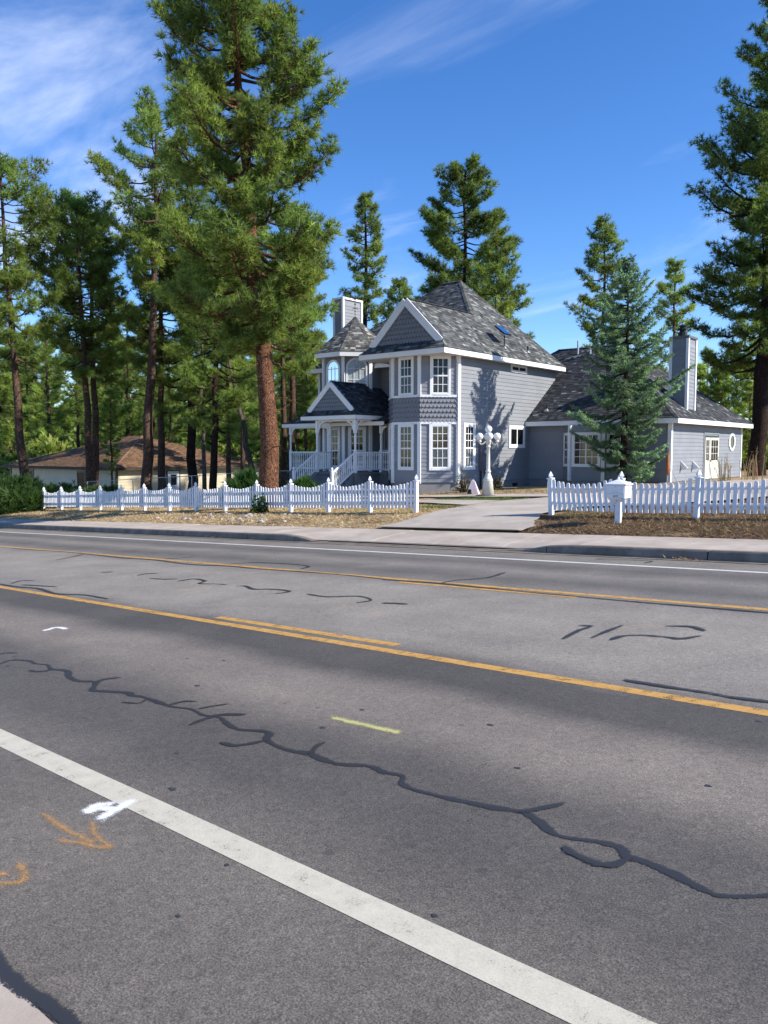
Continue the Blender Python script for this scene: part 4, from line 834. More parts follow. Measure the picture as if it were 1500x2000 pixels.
MB().box(-.2, .165, -.199, -.1965, .768, .775).box(-.02, .0, -.21, -.196, .9, .92).build('panel_seam', 'metal', bx)
MB().box(.192, .206, .05, .22, .86, .9).box(.192, .204, .03, .06, .72, .9).build('flag', 'mail', mbx)
MB().add([(-.16, -.1, .62), (-.02, -.1, .62), (-.02, .1, .62), (-.16, .1, .62), (-.04, -.05, .5), (-.04, .05, .5)], [(0, 4, 1), (0, 3, 5, 4), (1, 4, 5, 2), (2, 5, 3)]).build('brace', 'mail', mbx)
fc = bpy.data.curves.new('number', 'FONT'); fc.body = '3471'; fc.size = .065; fc.align_x = 'CENTER'; fc.extrude = .001
to = bpy.data.objects.new('tmp', fc); COL.objects.link(to); dg = bpy.context.evaluated_depsgraph_get(); tm = bpy.data.meshes.new_from_object(to.evaluated_get(dg)); bpy.data.objects.remove(to)
tm.materials.clear(); tm.materials.append(MT['ink']); no = put('house_number', tm, bx, (-.01, -.1935, .683)); no.rotation_euler = (R(90), 0, 0)
fc = bpy.data.curves.new('word', 'FONT'); fc.body = 'U.S. MAIL'; fc.size = .032; fc.align_x = 'CENTER'; fc.extrude = .001
to = bpy.data.objects.new('tmp', fc); COL.objects.link(to); dg = bpy.context.evaluated_depsgraph_get(); tm = bpy.data.meshes.new_from_object(to.evaluated_get(dg)); bpy.data.objects.remove(to)
tm.materials.clear(); tm.materials.append(MT['metal']); no = put('lettering', tm, bx, (-.01, -.1985, .79)); no.rotation_euler = (R(90), 0, 0)

# pale wedge-shaped cover by the bed, orange pole by the wing, stake
gx, gy_ = -18.1, 25.15; gq = gz(gx, gy_)
gn = tag(empty('garden_ornament', (gx, gy_, gq), R(25)), 'small pale pink pyramid-shaped garden ornament beside the meter panel', 'ornament')
MB().add([(-.24, -.2, 0), (.24, -.2, 0), (.24, .2, 0), (-.24, .2, 0), (-.08, -.05, .5), (.06, -.05, .5), (.06, .05, .5), (-.08, .05, .5), (-.01, 0, .58)], [(0, 1, 5, 4), (1, 2, 6, 5), (2, 3, 7, 6), (3, 0, 4, 7), (4, 5, 8), (5, 6, 8), (6, 7, 8), (7, 4, 8)]).build('body', 'pink', gn)
MB().add([(-.2, -.205, .01), (-.02, -.205, .01), (-.06, -.155, .2), (-.17, -.155, .2)], [(0, 1, 2, 3)]).build('opening', 'dark', gn)
ox, oy = -13.3, 31.9; oz = gz(ox, oy)
og = tag(empty('folded_umbrella', (ox, oy, oz), R(5)), 'orange folded parasol on a pole leaning near the wing corner', 'parasol')
MB().tube([(0, 0, 0), (.04, 0, .55), (.12, .02, 1.75)], [.02, .02, .016], 6).build('pole', 'metal', og)
MB().lathe([(.015, 0), (.075, .06), (.06, .5), (.035, .95), (.01, 1.1)], 8).build('canopy', 'wood', og, True, (.03, 0, .35))
MB().bar((-.25, 0, .02), (.3, 0, .02), .06, .04).bar((0, -.25, .02), (0, .25, .02), .06, .04).tube([(.06, 0, .75), (.4, .1, .02)], .012, 4).build('stand', 'metal', og)
sx_, sy_ = -15.0, 25.4; MBs = MB().tube([(0, 0, -.1), (.01, 0, .42)], .012, 5).build('stake', 'metal', None, loc=(sx_, sy_, gz(sx_, sy_)))
tag(MBs, 'thin metal garden stake stuck in the dirt right of the lamp post', 'stake')

# ------------------------------------------------------------------ neighbour's house, lower down the street
nb = tag(empty('neighbour_house', (-46.7, 26.1, -1.75), R(3)), 'low cream neighbouring house with a brown hip roof behind the pines', 'house')
# own axes: -x along the front, +y along the side; near corner of the eaves at 0,0
LX, LY, EZ = 15.0, 13.2, 2.25; pk = .33
nw = MB().box(-LX + .5, -.5, .5, LY - .5, -1, EZ - .15).build('wall', 'tan', nb)
boards(nw, (-LX + .5, .5), (-.5, .5), 0, EZ - .15, .22, 'tan'); boards(nw, (-.5, .5), (-.5, LY - .5), 0, EZ - .15, .22, 'tan')
h = LY / 2 * pk; r0_, r1_ = (-LY / 2, LY / 2, EZ + h), (-LX + LY / 2, LY / 2, EZ + h)
bp = [((.2, .118, .066), 5), ((.16, .092, .052), 4), ((.25, .15, .088), 3), ((.12, .068, .038), 2)]
roof([[(-LX, 0, EZ), (0, 0, EZ), r0_, r1_], [(0, 0, EZ), (0, LY, EZ), r0_], [(0, LY, EZ), (-LX, LY, EZ), r1_, r0_], [(-LX, LY, EZ), (-LX, 0, EZ), r1_]],
     [((-LX, 0, EZ), (0, 0, EZ)), ((0, 0, EZ), (0, LY, EZ))], [([(-LX, 0), (0, 0), (0, LY), (-LX, LY)], EZ - .16)], [], 77, fh=.16, mat_='brownroof', fmat='brownmetal', smat='brownmetal', parent=nb, pal=bp, caps=[(r0_, (0, 0, EZ)), (r0_, r1_)])
for p_ in ((-LX + .5, .48), (-.49, .49)): MB().box(-.07, .07, -.07, .07, -1, EZ - .17).build('corner_board', 'green', nb, loc=(p_[0], p_[1], 0))
window(nb, (-LX + .5, .5), (-.5, .5), 1.9, 3.4, .75, 2.0, 2, 1, 'dark', None, .5, trim=.1, slider=True, mat_='green')
window(nb, (-LX + .5, .5), (-.5, .5), 9.3, 10.4, .75, 2.0, 2, 1, 'dark', None, .5, trim=.1, slider=True, mat_='green')
dn = MB().box(-.06, 1.06, -.05, 0, 0, 2.06).build('door', 'green', nb, loc=(-.5, 4.35, -.05), rz=math.pi / 2)
MB().box(.04, .96, -.07, -.05, 0, 2.0).build('door_panel', 'white', dn); MB().box(.28, .74, -.08, -.071, 1.05, 1.75).build('pane', 'dark', dn)
# chain link fence between the plots
cl = tag(empty('chain_link_fence', (-34, 23.5, 0)), 'grey chain link fence in front of the cream neighbouring house', 'fence')
cp = [(-30.2, 29.5), (-33, 26.7), (-36, 24.6), (-39, 22.9), (-41.5, 21.6)]
for i, (x, y) in enumerate(cp):
    z = gz(x, y); MB().tube([(x + 34, y - 23.5, z - .1), (x + 34, y - 23.5, z + 1.2)], .025, 6).build('post', 'metal', cl)
    if i:
        a, b_ = cp[i - 1], cp[i]; MB().tube([(a[0] + 34, a[1] - 23.5, gz(*a) + 1.19), (b_[0] + 34, b_[1] - 23.5, z + 1.19)], .018, 5).build('top_rail', 'metal', cl)
        wm = MB(); n_ = 26
        for k in range(-9, n_):
            for sg in (1, -1):
                t0, t1 = k / n_, (k + 9) / n_; h0, h1 = (0, 1.15) if sg > 0 else (1.15, 0)
                if t0 < 0: h0 += (h1 - h0) * (-t0) / (t1 - t0); t0 = 0
                if t1 > 1: h1 = h0 + (h1 - h0) * (1 - t0) / (t1 - t0); t1 = 1
                q = lambda t, h_: (a[0] + (b_[0] - a[0]) * t + 34, a[1] + (b_[1] - a[1]) * t - 23.5, gz(*a) * (1 - t) + z * t + .04 + h_)
                wm.tube([q(t0, h0), q(t1, h1)], .0022, 3, False)
        wm.build('wire_mesh', 'metal', cl, kind='stuff')

# ------------------------------------------------------------------ vegetation
def rot_frame(d):
    a = np.cross(d, np.array([.3, .2, 1.]) if abs(d[2]) < .9 else np.array([1., 0, 0])); a /= np.linalg.norm(a); return a, np.cross(d, a)
def tuft_mesh(name, P, D, S_, Cc, mat_, nb_, rng, width=.11, spread=.75, back=.12, fold=1.):
    """blades fanning out from every tuft: P points, D directions, S_ lengths, Cc colours"""
    n_ = len(P); Vv = np.empty((n_, nb_, 3, 3)); Cl = np.empty((n_, nb_, 3, 3))
    for k in range(nb_):
        d = unit(D + rng.normal(0, spread, (n_, 3)) * 1.0); ln = S_ * rng.uniform(.65, 1.15, n_)
        side = unit(np.cross(d, rng.normal(0, 1, (n_, 3)))) * (ln * width)[:, None]
        b0 = P - d * (ln * back)[:, None] + d * (ln * .05)[:, None]
        Vv[:, k, 0] = b0 + side; Vv[:, k, 1] = b0 - side; Vv[:, k, 2] = P + d * ln[:, None]
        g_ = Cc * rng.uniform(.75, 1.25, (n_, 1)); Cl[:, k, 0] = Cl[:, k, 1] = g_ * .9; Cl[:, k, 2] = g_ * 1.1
    Vv = Vv.reshape(-1, 3); F = np.arange(len(Vv)).reshape(-1, 3)
    return npmesh(name, Vv, F, mat_, np.clip(Cl.reshape(-1, 3), 0, 1))
GREEN = np.array([.148, .208, .058]); YEL = np.array([.28, .3, .072]); BLU = np.array([.085, .14, .07])
def pine(seed, H, r0, prof, nbr, lean=(), tuft=.3, tn=14, dens=1., bk='bark_brown', tint=GREEN, stubs=8, cb=.3, gap=.15, light=YEL, droop=0., pom=6):
    """prof: list of (height fraction, crown radius in m); returns trunk mesh and crown mesh"""
    rng = np.random.default_rng(seed); m_ = MB()
    hs_ = [0, .015, .05, .12, .22, .32, .42, .52, .62, .72, .82, .91, 1.]
    ln = lean or [(0, 0, 0), (1, 0, 0)]
    def ax(t):
        for a, b_ in zip(ln, ln[1:]):
            if t <= b_[0]: f_ = (t - a[0]) / (b_[0] - a[0]); return np.array([a[1] + (b_[1] - a[1]) * f_, a[2] + (b_[2] - a[2]) * f_, H * t])
        return np.array([ln[-1][1], ln[-1][2], H * t])
    wob = rng.normal(0, .012 * H ** .5, (len(hs_), 2)); wob[:2] = 0
    def axis(t): p_ = ax(t); p_[0] += np.interp(t, hs_, wob[:, 0]); p_[1] += np.interp(t, hs_, wob[:, 1]); return p_
    def rad(t): return r0 * (1.25 - 12 * t if t < .02 else (1.02 - .85 * (t - .02) ** .9)) + .012
    pts = [axis(t) - (np.array([0, 0, .4]) if t == 0 else 0) for t in hs_]
    m_.tube(pts, [rad(t) for t in hs_], 12, False)
    pf = np.array(prof); P, D, Sz, Cc = [], [], [], []
    ga = rng.uniform(0, 6.28)
    for i in range(nbr):
        t = cb + (1 - cb) * ((i + rng.uniform(0, 1)) / nbr) ** .92; t = min(t, .992); ga += 2.4 + rng.normal(0, .5); az = ga
        L_ = np.interp(t, pf[:, 0], pf[:, 1]) * rng.uniform(.62, 1.12)
        if rng.uniform() < gap: L_ *= rng.uniform(.35, .6)
        if L_ < .15: continue
        up = np.interp(t, [cb, .6, .9, 1], [-.3, -.08, .16, .8]) + rng.normal(0, .12) - droop
        o = axis(t); hd = np.array([math.cos(az), math.sin(az), 0]); sd = np.array([-hd[1], hd[0], 0]); bend = rng.normal(0, .12)
        q = []
        for s_ in (0, .25, .5, .75, 1.): q.append(o + hd * L_ * s_ * (1 - .06 * s_) + sd * bend * L_ * s_ * s_ + np.array([0, 0, L_ * (up * s_ + .2 * s_ ** 2.5 - .12 * math.sin(s_ * 3.14))]))
        q = np.array(q); rb = min(.05 + .012 * L_, rad(t) * .5) * (.7 if H < 12 else 1)
        m_.tube(q, [rb, rb * .8, rb * .6, rb * .4, rb * .15], 5, False)
        shade = rng.uniform(.7, 1.2); mixy = rng.uniform(0, .55) ** 1.2
        nt_ = int(max(4, (5 + L_ * 3.4) * dens))
        for j in range(nt_):
            s_ = .3 + .7 * ((j + rng.uniform()) / nt_) ** .8
            k = min(int(s_ * 4), 3); fr = s_ * 4 - k; b0 = q[k] * (1 - fr) + q[k + 1] * fr; bd = unit(q[k + 1] - q[k])
            sg = 1 if j % 2 else -1; tl = (.28 + .22 * L_ * (1.05 - s_ * .75)) * rng.uniform(.6, 1.25)
            td = unit(bd * rng.uniform(.5, 1.) + sd * sg * rng.uniform(.5, 1.05) + np.array([0, 0, rng.uniform(-.15, .5)]))
            e = b0 + td * tl + np.array([0, 0, .06 * tl])
            if tl > .22: m_.tube([b0, (b0 + e) / 2 + rng.normal(0, .03, 3), e], [.014, .011, .006], 3, False)
            tone = shade * rng.uniform(.7, 1.3); pr_ = .2 * min(1, tuft / .24)
            for k2 in range(pom):
                if k2 == 0: pp = b0 + (e - b0) * .5 + rng.normal(0, .05, 3); dd = td
                else: ov = rng.normal(0, 1, 3); ov[2] = ov[2] * .6 + .25; pp = e + ov * pr_ * .55; dd = unit(ov + td * .8)
                P.append(pp); D.append(unit(dd + np.array([0, 0, .35]))); Sz.append(tuft * rng.uniform(.8, 1.2))
                c_ = tint * (1 - mixy) + light * mixy; Cc.append(c_ * tone * rng.uniform(.85, 1.15))
        P.append(q[-1]); D.append(unit(q[-1] - q[-2])); Sz.append(tuft); Cc.append(tint * shade)
    for k in range(3):
        P.append(axis(1.)); D.append(np.array([0, 0, 1.])); Sz.append(tuft * 1.1); Cc.append(tint)
    for i in range(stubs):   # dead snags below the crown
        t = cb * rng.uniform(.35, 1.05); az = rng.uniform(0, 6.28); o = axis(t); L_ = rng.uniform(.4, 1.9); hd = np.array([math.cos(az), math.sin(az), rng.uniform(-.25, .35)])
        sd = rng.normal(0, .25, 3); m_.tube([o, o + hd * L_ * .5 + sd * L_ * .3, o + hd * L_ + np.array([0, 0, -.15 * L_]) + sd * L_ * .5], [.028, .02, .006], 4, False)
    tm_ = m_.mesh('trunk', bk, True)
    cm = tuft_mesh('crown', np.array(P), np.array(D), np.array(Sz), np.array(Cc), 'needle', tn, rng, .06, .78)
    return tm_, cm, len(P)
def plant(name, trunk, crown, x, y, label, cat='tree', group=None, rz=0, sc=1., z=None, tilt=(0, 0), tname='trunk', cname='crown'):
    r_ = tag(empty(name, (x, y, (gz(x, y) if z is None else z) - .05), rz), label, cat, group); r_.scale = (sc, sc, sc); r_.rotation_euler = (tilt[0], tilt[1], rz)
    if trunk: put(tname, trunk, r_)
    if crown: put(cname, crown, r_)
    return r_
def radial(lst): return lst
# the tall ponderosa in front of the porch (crown measured against the house); x axis to the right of the view
RV = (.7417, .6707)
def vl(*rows): return [(t, s_ * RV[0], s_ * RV[1]) for t, s_ in rows]
t_, c_, n_ = pine(101, 19.6, .37, [(.28, 1.3), (.34, 2.7), (.42, 3.7), (.5, 3.9), (.58, 2.8), (.68, 3.4), (.78, 3.3), (.88, 2.6), (.95, 1.9), (1, .7)], 124, vl((0, 0), (.3, -.15), (.55, -.55), (1, -1.35)), .27, 17, 1.6, 'bark_red', cb=.29, stubs=10, gap=.24, pom=6)
plant('ponderosa_pine', t_, c_, -23.39, 19.41, 'tallest pine with thick reddish trunk just behind the picket fence left of the porch')
t_, c_, n_ = pine(102, 24.8, .42, [(.26, 3.2), (.34, 5.2), (.45, 5.4), (.55, 5.0), (.68, 4.6), (.8, 3.9), (.9, 2.8), (1, .7)], 112, vl((0, 0), (.5, .3), (1, 1.5)), .3, 14, 1.3, 'bark_dark', GREEN * .8 + BLU * .15, cb=.24, stubs=7, light=np.array([.15, .18, .04]), gap=.2)
plant('ponderosa_pine', t_, c_, -14.02, 45.46, 'tall dark pine behind the garage wing with its trunk beside the eave')
t_, c_, n_ = pine(103, 24, .4, [(.3, 2.6), (.5, 4.2), (.7, 3.8), (.9, 2.2), (1, .4)], 60, vl((0, 0), (1, .8)), .42, 14, 1.1, 'bark_dark', GREEN * .8, cb=.26, stubs=5)
plant('ponderosa_pine', t_, c_, -13.3, 46.9, 'second dark pine trunk at the right edge of the view')
# middle-distance pines on the left: four shapes
PV = {}
PV['slim'] = pine(111, 17, .24, [(.46, 1.5), (.56, 2.7), (.7, 3.2), (.86, 2.8), (.95, 1.9), (1, .7)], 58, (), .28, 14, 1.4, 'bark_brown', GREEN * 1.25, cb=.44, stubs=14, gap=.22)
PV['tall'] = pine(112, 20, .28, [(.58, 1.6), (.68, 2.8), (.8, 3.0), (.92, 2.2), (1, .6)], 44, (), .28, 14, 1.4, 'bark_brown', GREEN * 1.25, cb=.52, stubs=16, gap=.28)
PV['full'] = pine(113, 16, .24, [(.3, 1.6), (.42, 2.7), (.6, 2.9), (.8, 2.1), (.93, 1.1), (1, .3)], 66, (), .28, 14, 1.2, 'bark_dark', GREEN * 1.1, cb=.28, stubs=8, gap=.15)
PV['thin'] = pine(114, 14, .15, [(.3, .8), (.5, 1.5), (.75, 1.4), (.92, .8), (1, .25)], 36, (), .28, 13, 1.4, 'bark_brown', GREEN * 1.2, cb=.3, stubs=10, gap=.2)
PV['grey'] = pine(115, 15, .13, [(.55, .9), (.7, 1.5), (.88, 1.1), (1, .25)], 24, (), .27, 12, 1.05, 'bark_grey', cb=.55, stubs=12)
def pv(k, x, y, label, H=None, rz=0., tilt=(0, 0), group=None):
    base = {'slim': 17, 'tall': 20, 'full': 16, 'thin': 14, 'grey': 15}[k]
    return plant('pine_tree', PV[k][0], PV[k][1], x, y, label, 'tree', group, rz, (H or base) / base, tilt=tilt)
def tl(a): return (R(a) * RV[0] * 0 + R(a) * RV[1], -R(a) * RV[0]) if False else (R(a) * RV[1], R(-a) * RV[0])
pv('slim', -42.29, 18.55, 'pine with a reddish leaning trunk at the left edge above the juniper hedge', 17.2, .4, tl(2.2))
pv('slim', -43.5, 22.86, 'left of the paired slim pines beside the cream house window', 16.6, 1.2, tl(1.5))
pv('slim', -45.16, 24.06, 'right of the paired slim pines beside the cream house window', 16.5, 2.2, tl(1))
pv('thin', -44.9, 24.98, 'small thin pine at the near corner of the cream house', 6.5, .3)
pv('tall', -38.45, 23.37, 'tall airy pine with pale bare lower branches before the cream house', 20.4, 3.3, tl(3.0))
pv('slim', -39.6, 25.04, 'dark-trunked pine just right of the tall airy pine', 15.5, 4.4, tl(1))
pv('full', -38.9, 26.6, 'dense dark pine crown behind the left side of the tallest pine', 18.2, 5.1)
pv('full', -33.22, 24.04, 'pine with a stout brown trunk before the cream house roof end', 13.0, 2.9, tl(1.2))
pv('grey', -35.28, 24.89, 'thin grey-barked trunk beside the stout brown trunk', 13, .9)
pv('thin', -35.96, 26.98, 'slender dark pine between the stout trunk and the leaning trunk', 13, 1.9)
pv('thin', -44.22, 34.39, 'slender pine behind the right end of the cream house', 16, 2.6)
pv('tall', -35.21, 30.36, 'left of the two dark trunks beside the porch', 14, .7)
pv('tall', -35.6, 31.36, 'right of the two dark trunks beside the porch', 16, 1.6)
# the leaning dead trunk
lm = MB(); rr = np.random.default_rng(9); lt = [np.array([-.0, 0, -.3]) + np.array([-s_ * 1.45 * RV[0], -s_ * 1.45 * RV[1], s_ * 7.4]) + rr.normal(0, .04, 3) for s_ in np.linspace(0, 1, 9)]
lm.tube(lt, [.17, .16, .15, .14, .13, .12, .1, .08, .05], 9)
for i in range(7): o_ = lt[4 + i % 5]; d_ = rr.normal(0, 1, 3) * np.array([.7, .7, .3]); lm.tube([o_, o_ + d_ * .5, o_ + d_ * .8 - np.array([0, 0, .15])], [.02, .014, .005], 4, False)
lt_ = tag(empty('dead_tree', (-33.19, 26.78, gz(-33.19, 26.78))), 'bare pale trunk leaning left beside the tallest pine', 'tree'); put('trunk', lm.mesh('trunk', 'bark_grey', True), lt_)
# behind the house
t_, c_, n_ = pine(121, 23.4, .3, [(.25, 3.0), (.4, 4.7), (.55, 4.9), (.7, 4.1), (.85, 3.1), (.95, 1.8), (1, .6)], 104, (), .34, 15, 1.6, 'bark_dark', GREEN * .85, cb=.2, light=np.array([.15, .18, .04]), gap=.1)
plant('pine_tree', t_, c_, -37.14, 50.25, 'broad dark pine rising behind the main roof peak')
t_, c_, n_ = pine(122, 21.0, .27, [(.35, 1.5), (.5, 2.1), (.65, 1.9), (.8, 1.6), (.93, .9), (1, .25)], 58, (), .32, 13, 1.1, 'bark_dark', cb=.34)
plant('pine_tree', t_, c_, -41.36, 43.73, 'narrow pine behind the turret chimney')
t_, c_, n_ = pine(123, 16.2, .25, [(.4, 1.2), (.55, 2.2), (.75, 2.4), (.9, 1.6), (1, .4)], 40, (), .32, 13, 1.1, 'bark_dark', cb=.4)
plant('pine_tree', t_, c_, -31.2, 46.16, 'open-crowned pine right of the main roof peak')
plant('pine_tree', PV['full'][0], PV['full'][1], -47.4, 54.5, 'low dark pine showing behind the front gable', rz=1, sc=1.1)
t_, c_, n_ = pine(124, 18.6, .22, [(.25, 2.4), (.45, 2.6), (.6, 2.4), (.75, 2.2), (.9, 1.2), (1, .35)], 74, (), .32, 13, 1.1, 'bark_dark', GREEN * .8 + BLU * .25, cb=.2)
plant('pine_tree', t_, c_, -28.4, 55.7, 'pine with a narrow top just left of the blue spruce')
plant('pine_tree', PV['thin'][0], PV['thin'][1], -26.42, 64.0, 'small yellowish pine between the blue spruce and the tall dark pine', rz=2, sc=1.2)
# blue spruce before the wing: whorls of drooping boughs
def spruce(seed, H, R0, r0):
    rng = np.random.default_rng(seed); m_ = MB(); m_.tube([(0, 0, -.3), (0, 0, H * .3), (.05, 0, H * .7), (0, 0, H)], [r0 * 1.2, r0 * .8, r0 * .4, .012], 10, False)
    P, D, Sz, Cc = [], [], [], []; nb_ = 118
    for i in range(nb_):
        t = .06 + .93 * (i / nb_) ** .95; az = i * 2.4 + rng.normal(0, .3); hh = t * H
        L_ = R0 * (np.interp(t, [0, .1, .3, .5, .72, .9, 1], [.35, .55, 1., .98, .62, .26, .06])) * rng.uniform(.5, 1.2); up = np.interp(t, [0, .4, .8, 1], [-.22, -.06, .35, .9])
        hd = np.array([math.cos(az), math.sin(az), 0]); sd = np.array([-hd[1], hd[0], 0]); o = np.array([0, 0, hh]); q = np.array([o + hd * L_ * s_ + np.array([0, 0, L_ * (up * s_ - .12 * math.sin(s_ * 3) + .2 * s_ ** 3)]) for s_ in (0, .33, .66, 1)])
        m_.tube(q, [.03, .022, .014, .005], 4, False); sh_ = rng.uniform(.75, 1.25); n_ = int(8 + L_ * 15)
        base = np.array([.16, .23, .17]) * (1 - .45 * rng.uniform()) + np.array([.05, .085, .04]) * .5
        for j in range(n_):
            s_ = .16 + .84 * (j + rng.uniform()) / n_; k = min(int(s_ * 3), 2); fr = s_ * 3 - k; b0 = q[k] * (1 - fr) + q[k + 1] * fr; bd = unit(q[k + 1] - q[k]); tl_ = (.12 + .26 * L_ * (1.05 - s_)) * rng.uniform(.6, 1.2); sg = 1 if j % 2 else -1
            td = unit(bd * .9 + sd * sg * .8 + np.array([0, 0, rng.uniform(-.3, .1)])); st = max(2, int(tl_ / .075))
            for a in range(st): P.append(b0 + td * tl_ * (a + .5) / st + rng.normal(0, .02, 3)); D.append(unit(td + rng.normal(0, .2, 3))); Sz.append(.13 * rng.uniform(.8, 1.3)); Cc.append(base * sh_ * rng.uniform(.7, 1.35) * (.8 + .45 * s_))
        for a in range(6): P.append(q[-1] - (q[-1] - q[-2]) * a * .12); D.append(unit(q[-1] - q[-2])); Sz.append(.1); Cc.append(base * sh_ * 1.25)
    return m_.mesh('trunk', 'bark_dark', True), tuft_mesh('crown', np.array(P), np.array(D), np.array(Sz), np.array(Cc), 'needle', 10, rng, .12, .7)
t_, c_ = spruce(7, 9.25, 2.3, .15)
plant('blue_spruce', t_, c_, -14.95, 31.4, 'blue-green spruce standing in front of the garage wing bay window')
# junipers and shrubs: sprays of fine foliage
def shrub(seed, rx_, ry_, rz_, n_, size, col, col2, nb_=10, mat_='leaf', upb=.8, wd=.2, stems=18, spr=.5):
    rng = np.random.default_rng(seed); u = unit(rng.normal(0, 1, (n_, 3))); u[:, 2] = np.abs(u[:, 2]); rr_ = rng.uniform(.45, 1., n_) ** .5
    lump = 1 + .22 * np.sin(u[:, 0] * 5 + seed) * np.cos(u[:, 1] * 6 + seed * 2) + rng.normal(0, .07, n_)
    P = u * np.array([rx_, ry_, rz_]) * (rr_ * lump)[:, None]; D = unit(u + np.array([0, 0, upb]) + rng.normal(0, .3, (n_, 3))); f_ = rng.uniform(0, 1, (n_, 1)); C_ = (np.array(col) * (1 - f_) + np.array(col2) * f_) * rng.uniform(.7, 1.25, (n_, 1))
    m_ = MB()
    for i in range(stems):
        d = u[i] * np.array([rx_, ry_, rz_]) * .85; m_.tube([(0, 0, -.1), d * .5 + np.array([0, 0, .08 * rz_]), d], [.022, .014, .005], 4, False)
    return m_.mesh('stems', 'bark_brown'), tuft_mesh('foliage', P, D, size * rng.uniform(.7, 1.3, n_), C_, mat_, nb_, rng, wd, spr)
JU = shrub(31, 1.9, 1.25, 1.15, 2600, .27, (.045, .09, .028), (.08, .14, .04), 11, upb=.5, wd=.085, spr=.4)
JU2 = shrub(32, 1.0, .9, 1.25, 1300, .32, (.035, .085, .022), (.06, .125, .03), 11, upb=.9, wd=.075, spr=.38)
def sh(mesh, name, x, y, label, sc=1., rz=0., group=None, cat='shrub'):
    r_ = tag(empty(name, (x, y, gz(x, y) - .03), rz), label, cat, group); r_.scale = (sc,) * 3 if not isinstance(sc, tuple) else sc
    put('stems', mesh[0], r_); put('foliage', mesh[1], r_); return r_
sh(JU, 'juniper_bush', -41.2, 17.2, 'spreading dark juniper at the left end of the long picket fence', 1.35, .3)
sh(JU, 'juniper_bush', -43.6, 16.6, 'spreading dark juniper at the left edge of the view beside the sidewalk', 1.5, 2.0)
sh(JU, 'juniper_bush', -40.9, 19.6, 'dark juniper behind the left end post of the long picket fence', .9, 4.0)
sh(JU, 'juniper_bush', -37.5, 20.2, 'low dark juniper peeking over the picket fence below the cream house window', .75, 1.0)
sh(JU2, 'juniper_bush', -26.6, 20.9, 'bright green juniper left of the reddish pine trunk', .95, .5)
sh(JU2, 'juniper_bush', -23.9, 21.6, 'dark juniper in shade right of the reddish pine trunk', .7, 2.5)
RO = shrub(33, .34, .3, .62, 170, .09, (.04, .09, .02), (.1, .15, .05), 7, upb=.4, wd=.35, stems=12, spr=.9)
sh(RO, 'rose_bush', -21.75, 17.6, 'small leafy bush in the straw outside the long picket fence', 1.)
BS = shrub(34, .5, .42, .9, 90, .08, (.1, .14, .05), (.16, .14, .06), 5, upb=.6, wd=.3, stems=60, spr=.9)
sh(BS, 'sparse_shrub', -19.3, 26.15, 'sparse twiggy shrub under the narrow side window', .95)
sh(BS, 'sparse_shrub', -18.9, 27.9, 'sparse twiggy shrub below the meter panel', .8, 2.)
# dry tall weeds behind the right fence
def weeds(seed, n_, h0, spread):
    rng = np.random.default_rng(seed); m_ = MB()
    for i in range(n_):
        x, y = rng.normal(0, spread, 2); h_ = h0 * rng.uniform(.5, 1.1); d = rng.normal(0, .16, 2); c_ = (.42 * rng.uniform(.7, 1.1), .3 * rng.uniform(.7, 1.1), .14)
        a, b_, e = Vector((x, y, 0)), Vector((x + d[0] * .4, y + d[1] * .4, h_ * .6)), Vector((x + d[0], y + d[1], h_)); w = Vector((.012, .008, 0))
        m_.add([a - w, a + w, b_ + w * .8, b_ - w * .8, e], [(0, 1, 2, 3), (3, 2, 4)], c_)
        for k in range(5):
            t = rng.uniform(.5, 1); p_ = a.lerp(e, t); q = p_ + Vector(rng.normal(0, .06, 3)) + Vector((0, 0, .07)); m_.add([p_, p_ + w * 1.4, q], [(0, 1, 2)], c_)
    return m_.mesh('stalks', 'straw')
for x, y, h_, sd_, lb in ((-11.7, 33.6, 1.35, 3, 'clump of tall dry weeds before the octagon window'), (-10.75, 34.2, 1.5, 5, 'clump of tall dry weeds at the far garage corner by the dark trunk')):
    r_ = tag(empty('dry_weeds', (x, y, gz(x, y))), lb, 'weeds'); put('stalks', weeds(sd_, 18, h_ * .85, .22), r_)

# the wood behind: single pines one can tell apart, then the far mass
rng = np.random.default_rng(77)
FP = [pine(131, 20, .24, [(.25, 1.6), (.4, 2.6), (.6, 2.6), (.8, 1.8), (.95, .8), (1, .3)], 46, (), .6, 10, .8, 'bark_brown', GREEN * 1.25, cb=.25, stubs=8, pom=4), pine(132, 20, .2, [(.4, 1.2), (.55, 2.2), (.75, 2.0), (.93, 1.0), (1, .3)], 36, (), .6, 10, .8, 'bark_dark', GREEN * 1.2, cb=.38, stubs=8, pom=4), pine(133, 14, .16, [(.12, 1.6), (.3, 2.2), (.6, 1.7), (.85, .9), (1, .2)], 46, (), .55, 10, .9, 'bark_brown', GREEN * 1.25 + YEL * .25, cb=.1, stubs=3, pom=4)]
def world(px, D_): k = (px - 750) / 1560 * D_; return (-.6707 * D_ + RV[0] * k, .7417 * D_ + RV[1] * k)
spots = []
for px in range(-60, 640, 17):
    for row, (d0, d1) in enumerate(((62, 78), (80, 105), (105, 140))):
        if rng.uniform() < (.2, .48, .8)[row]: spots.append((px + rng.uniform(-9, 9), rng.uniform(d0, d1)))
for px in range(1362, 1550, 14): spots.append((px, rng.uniform(64, 84)))
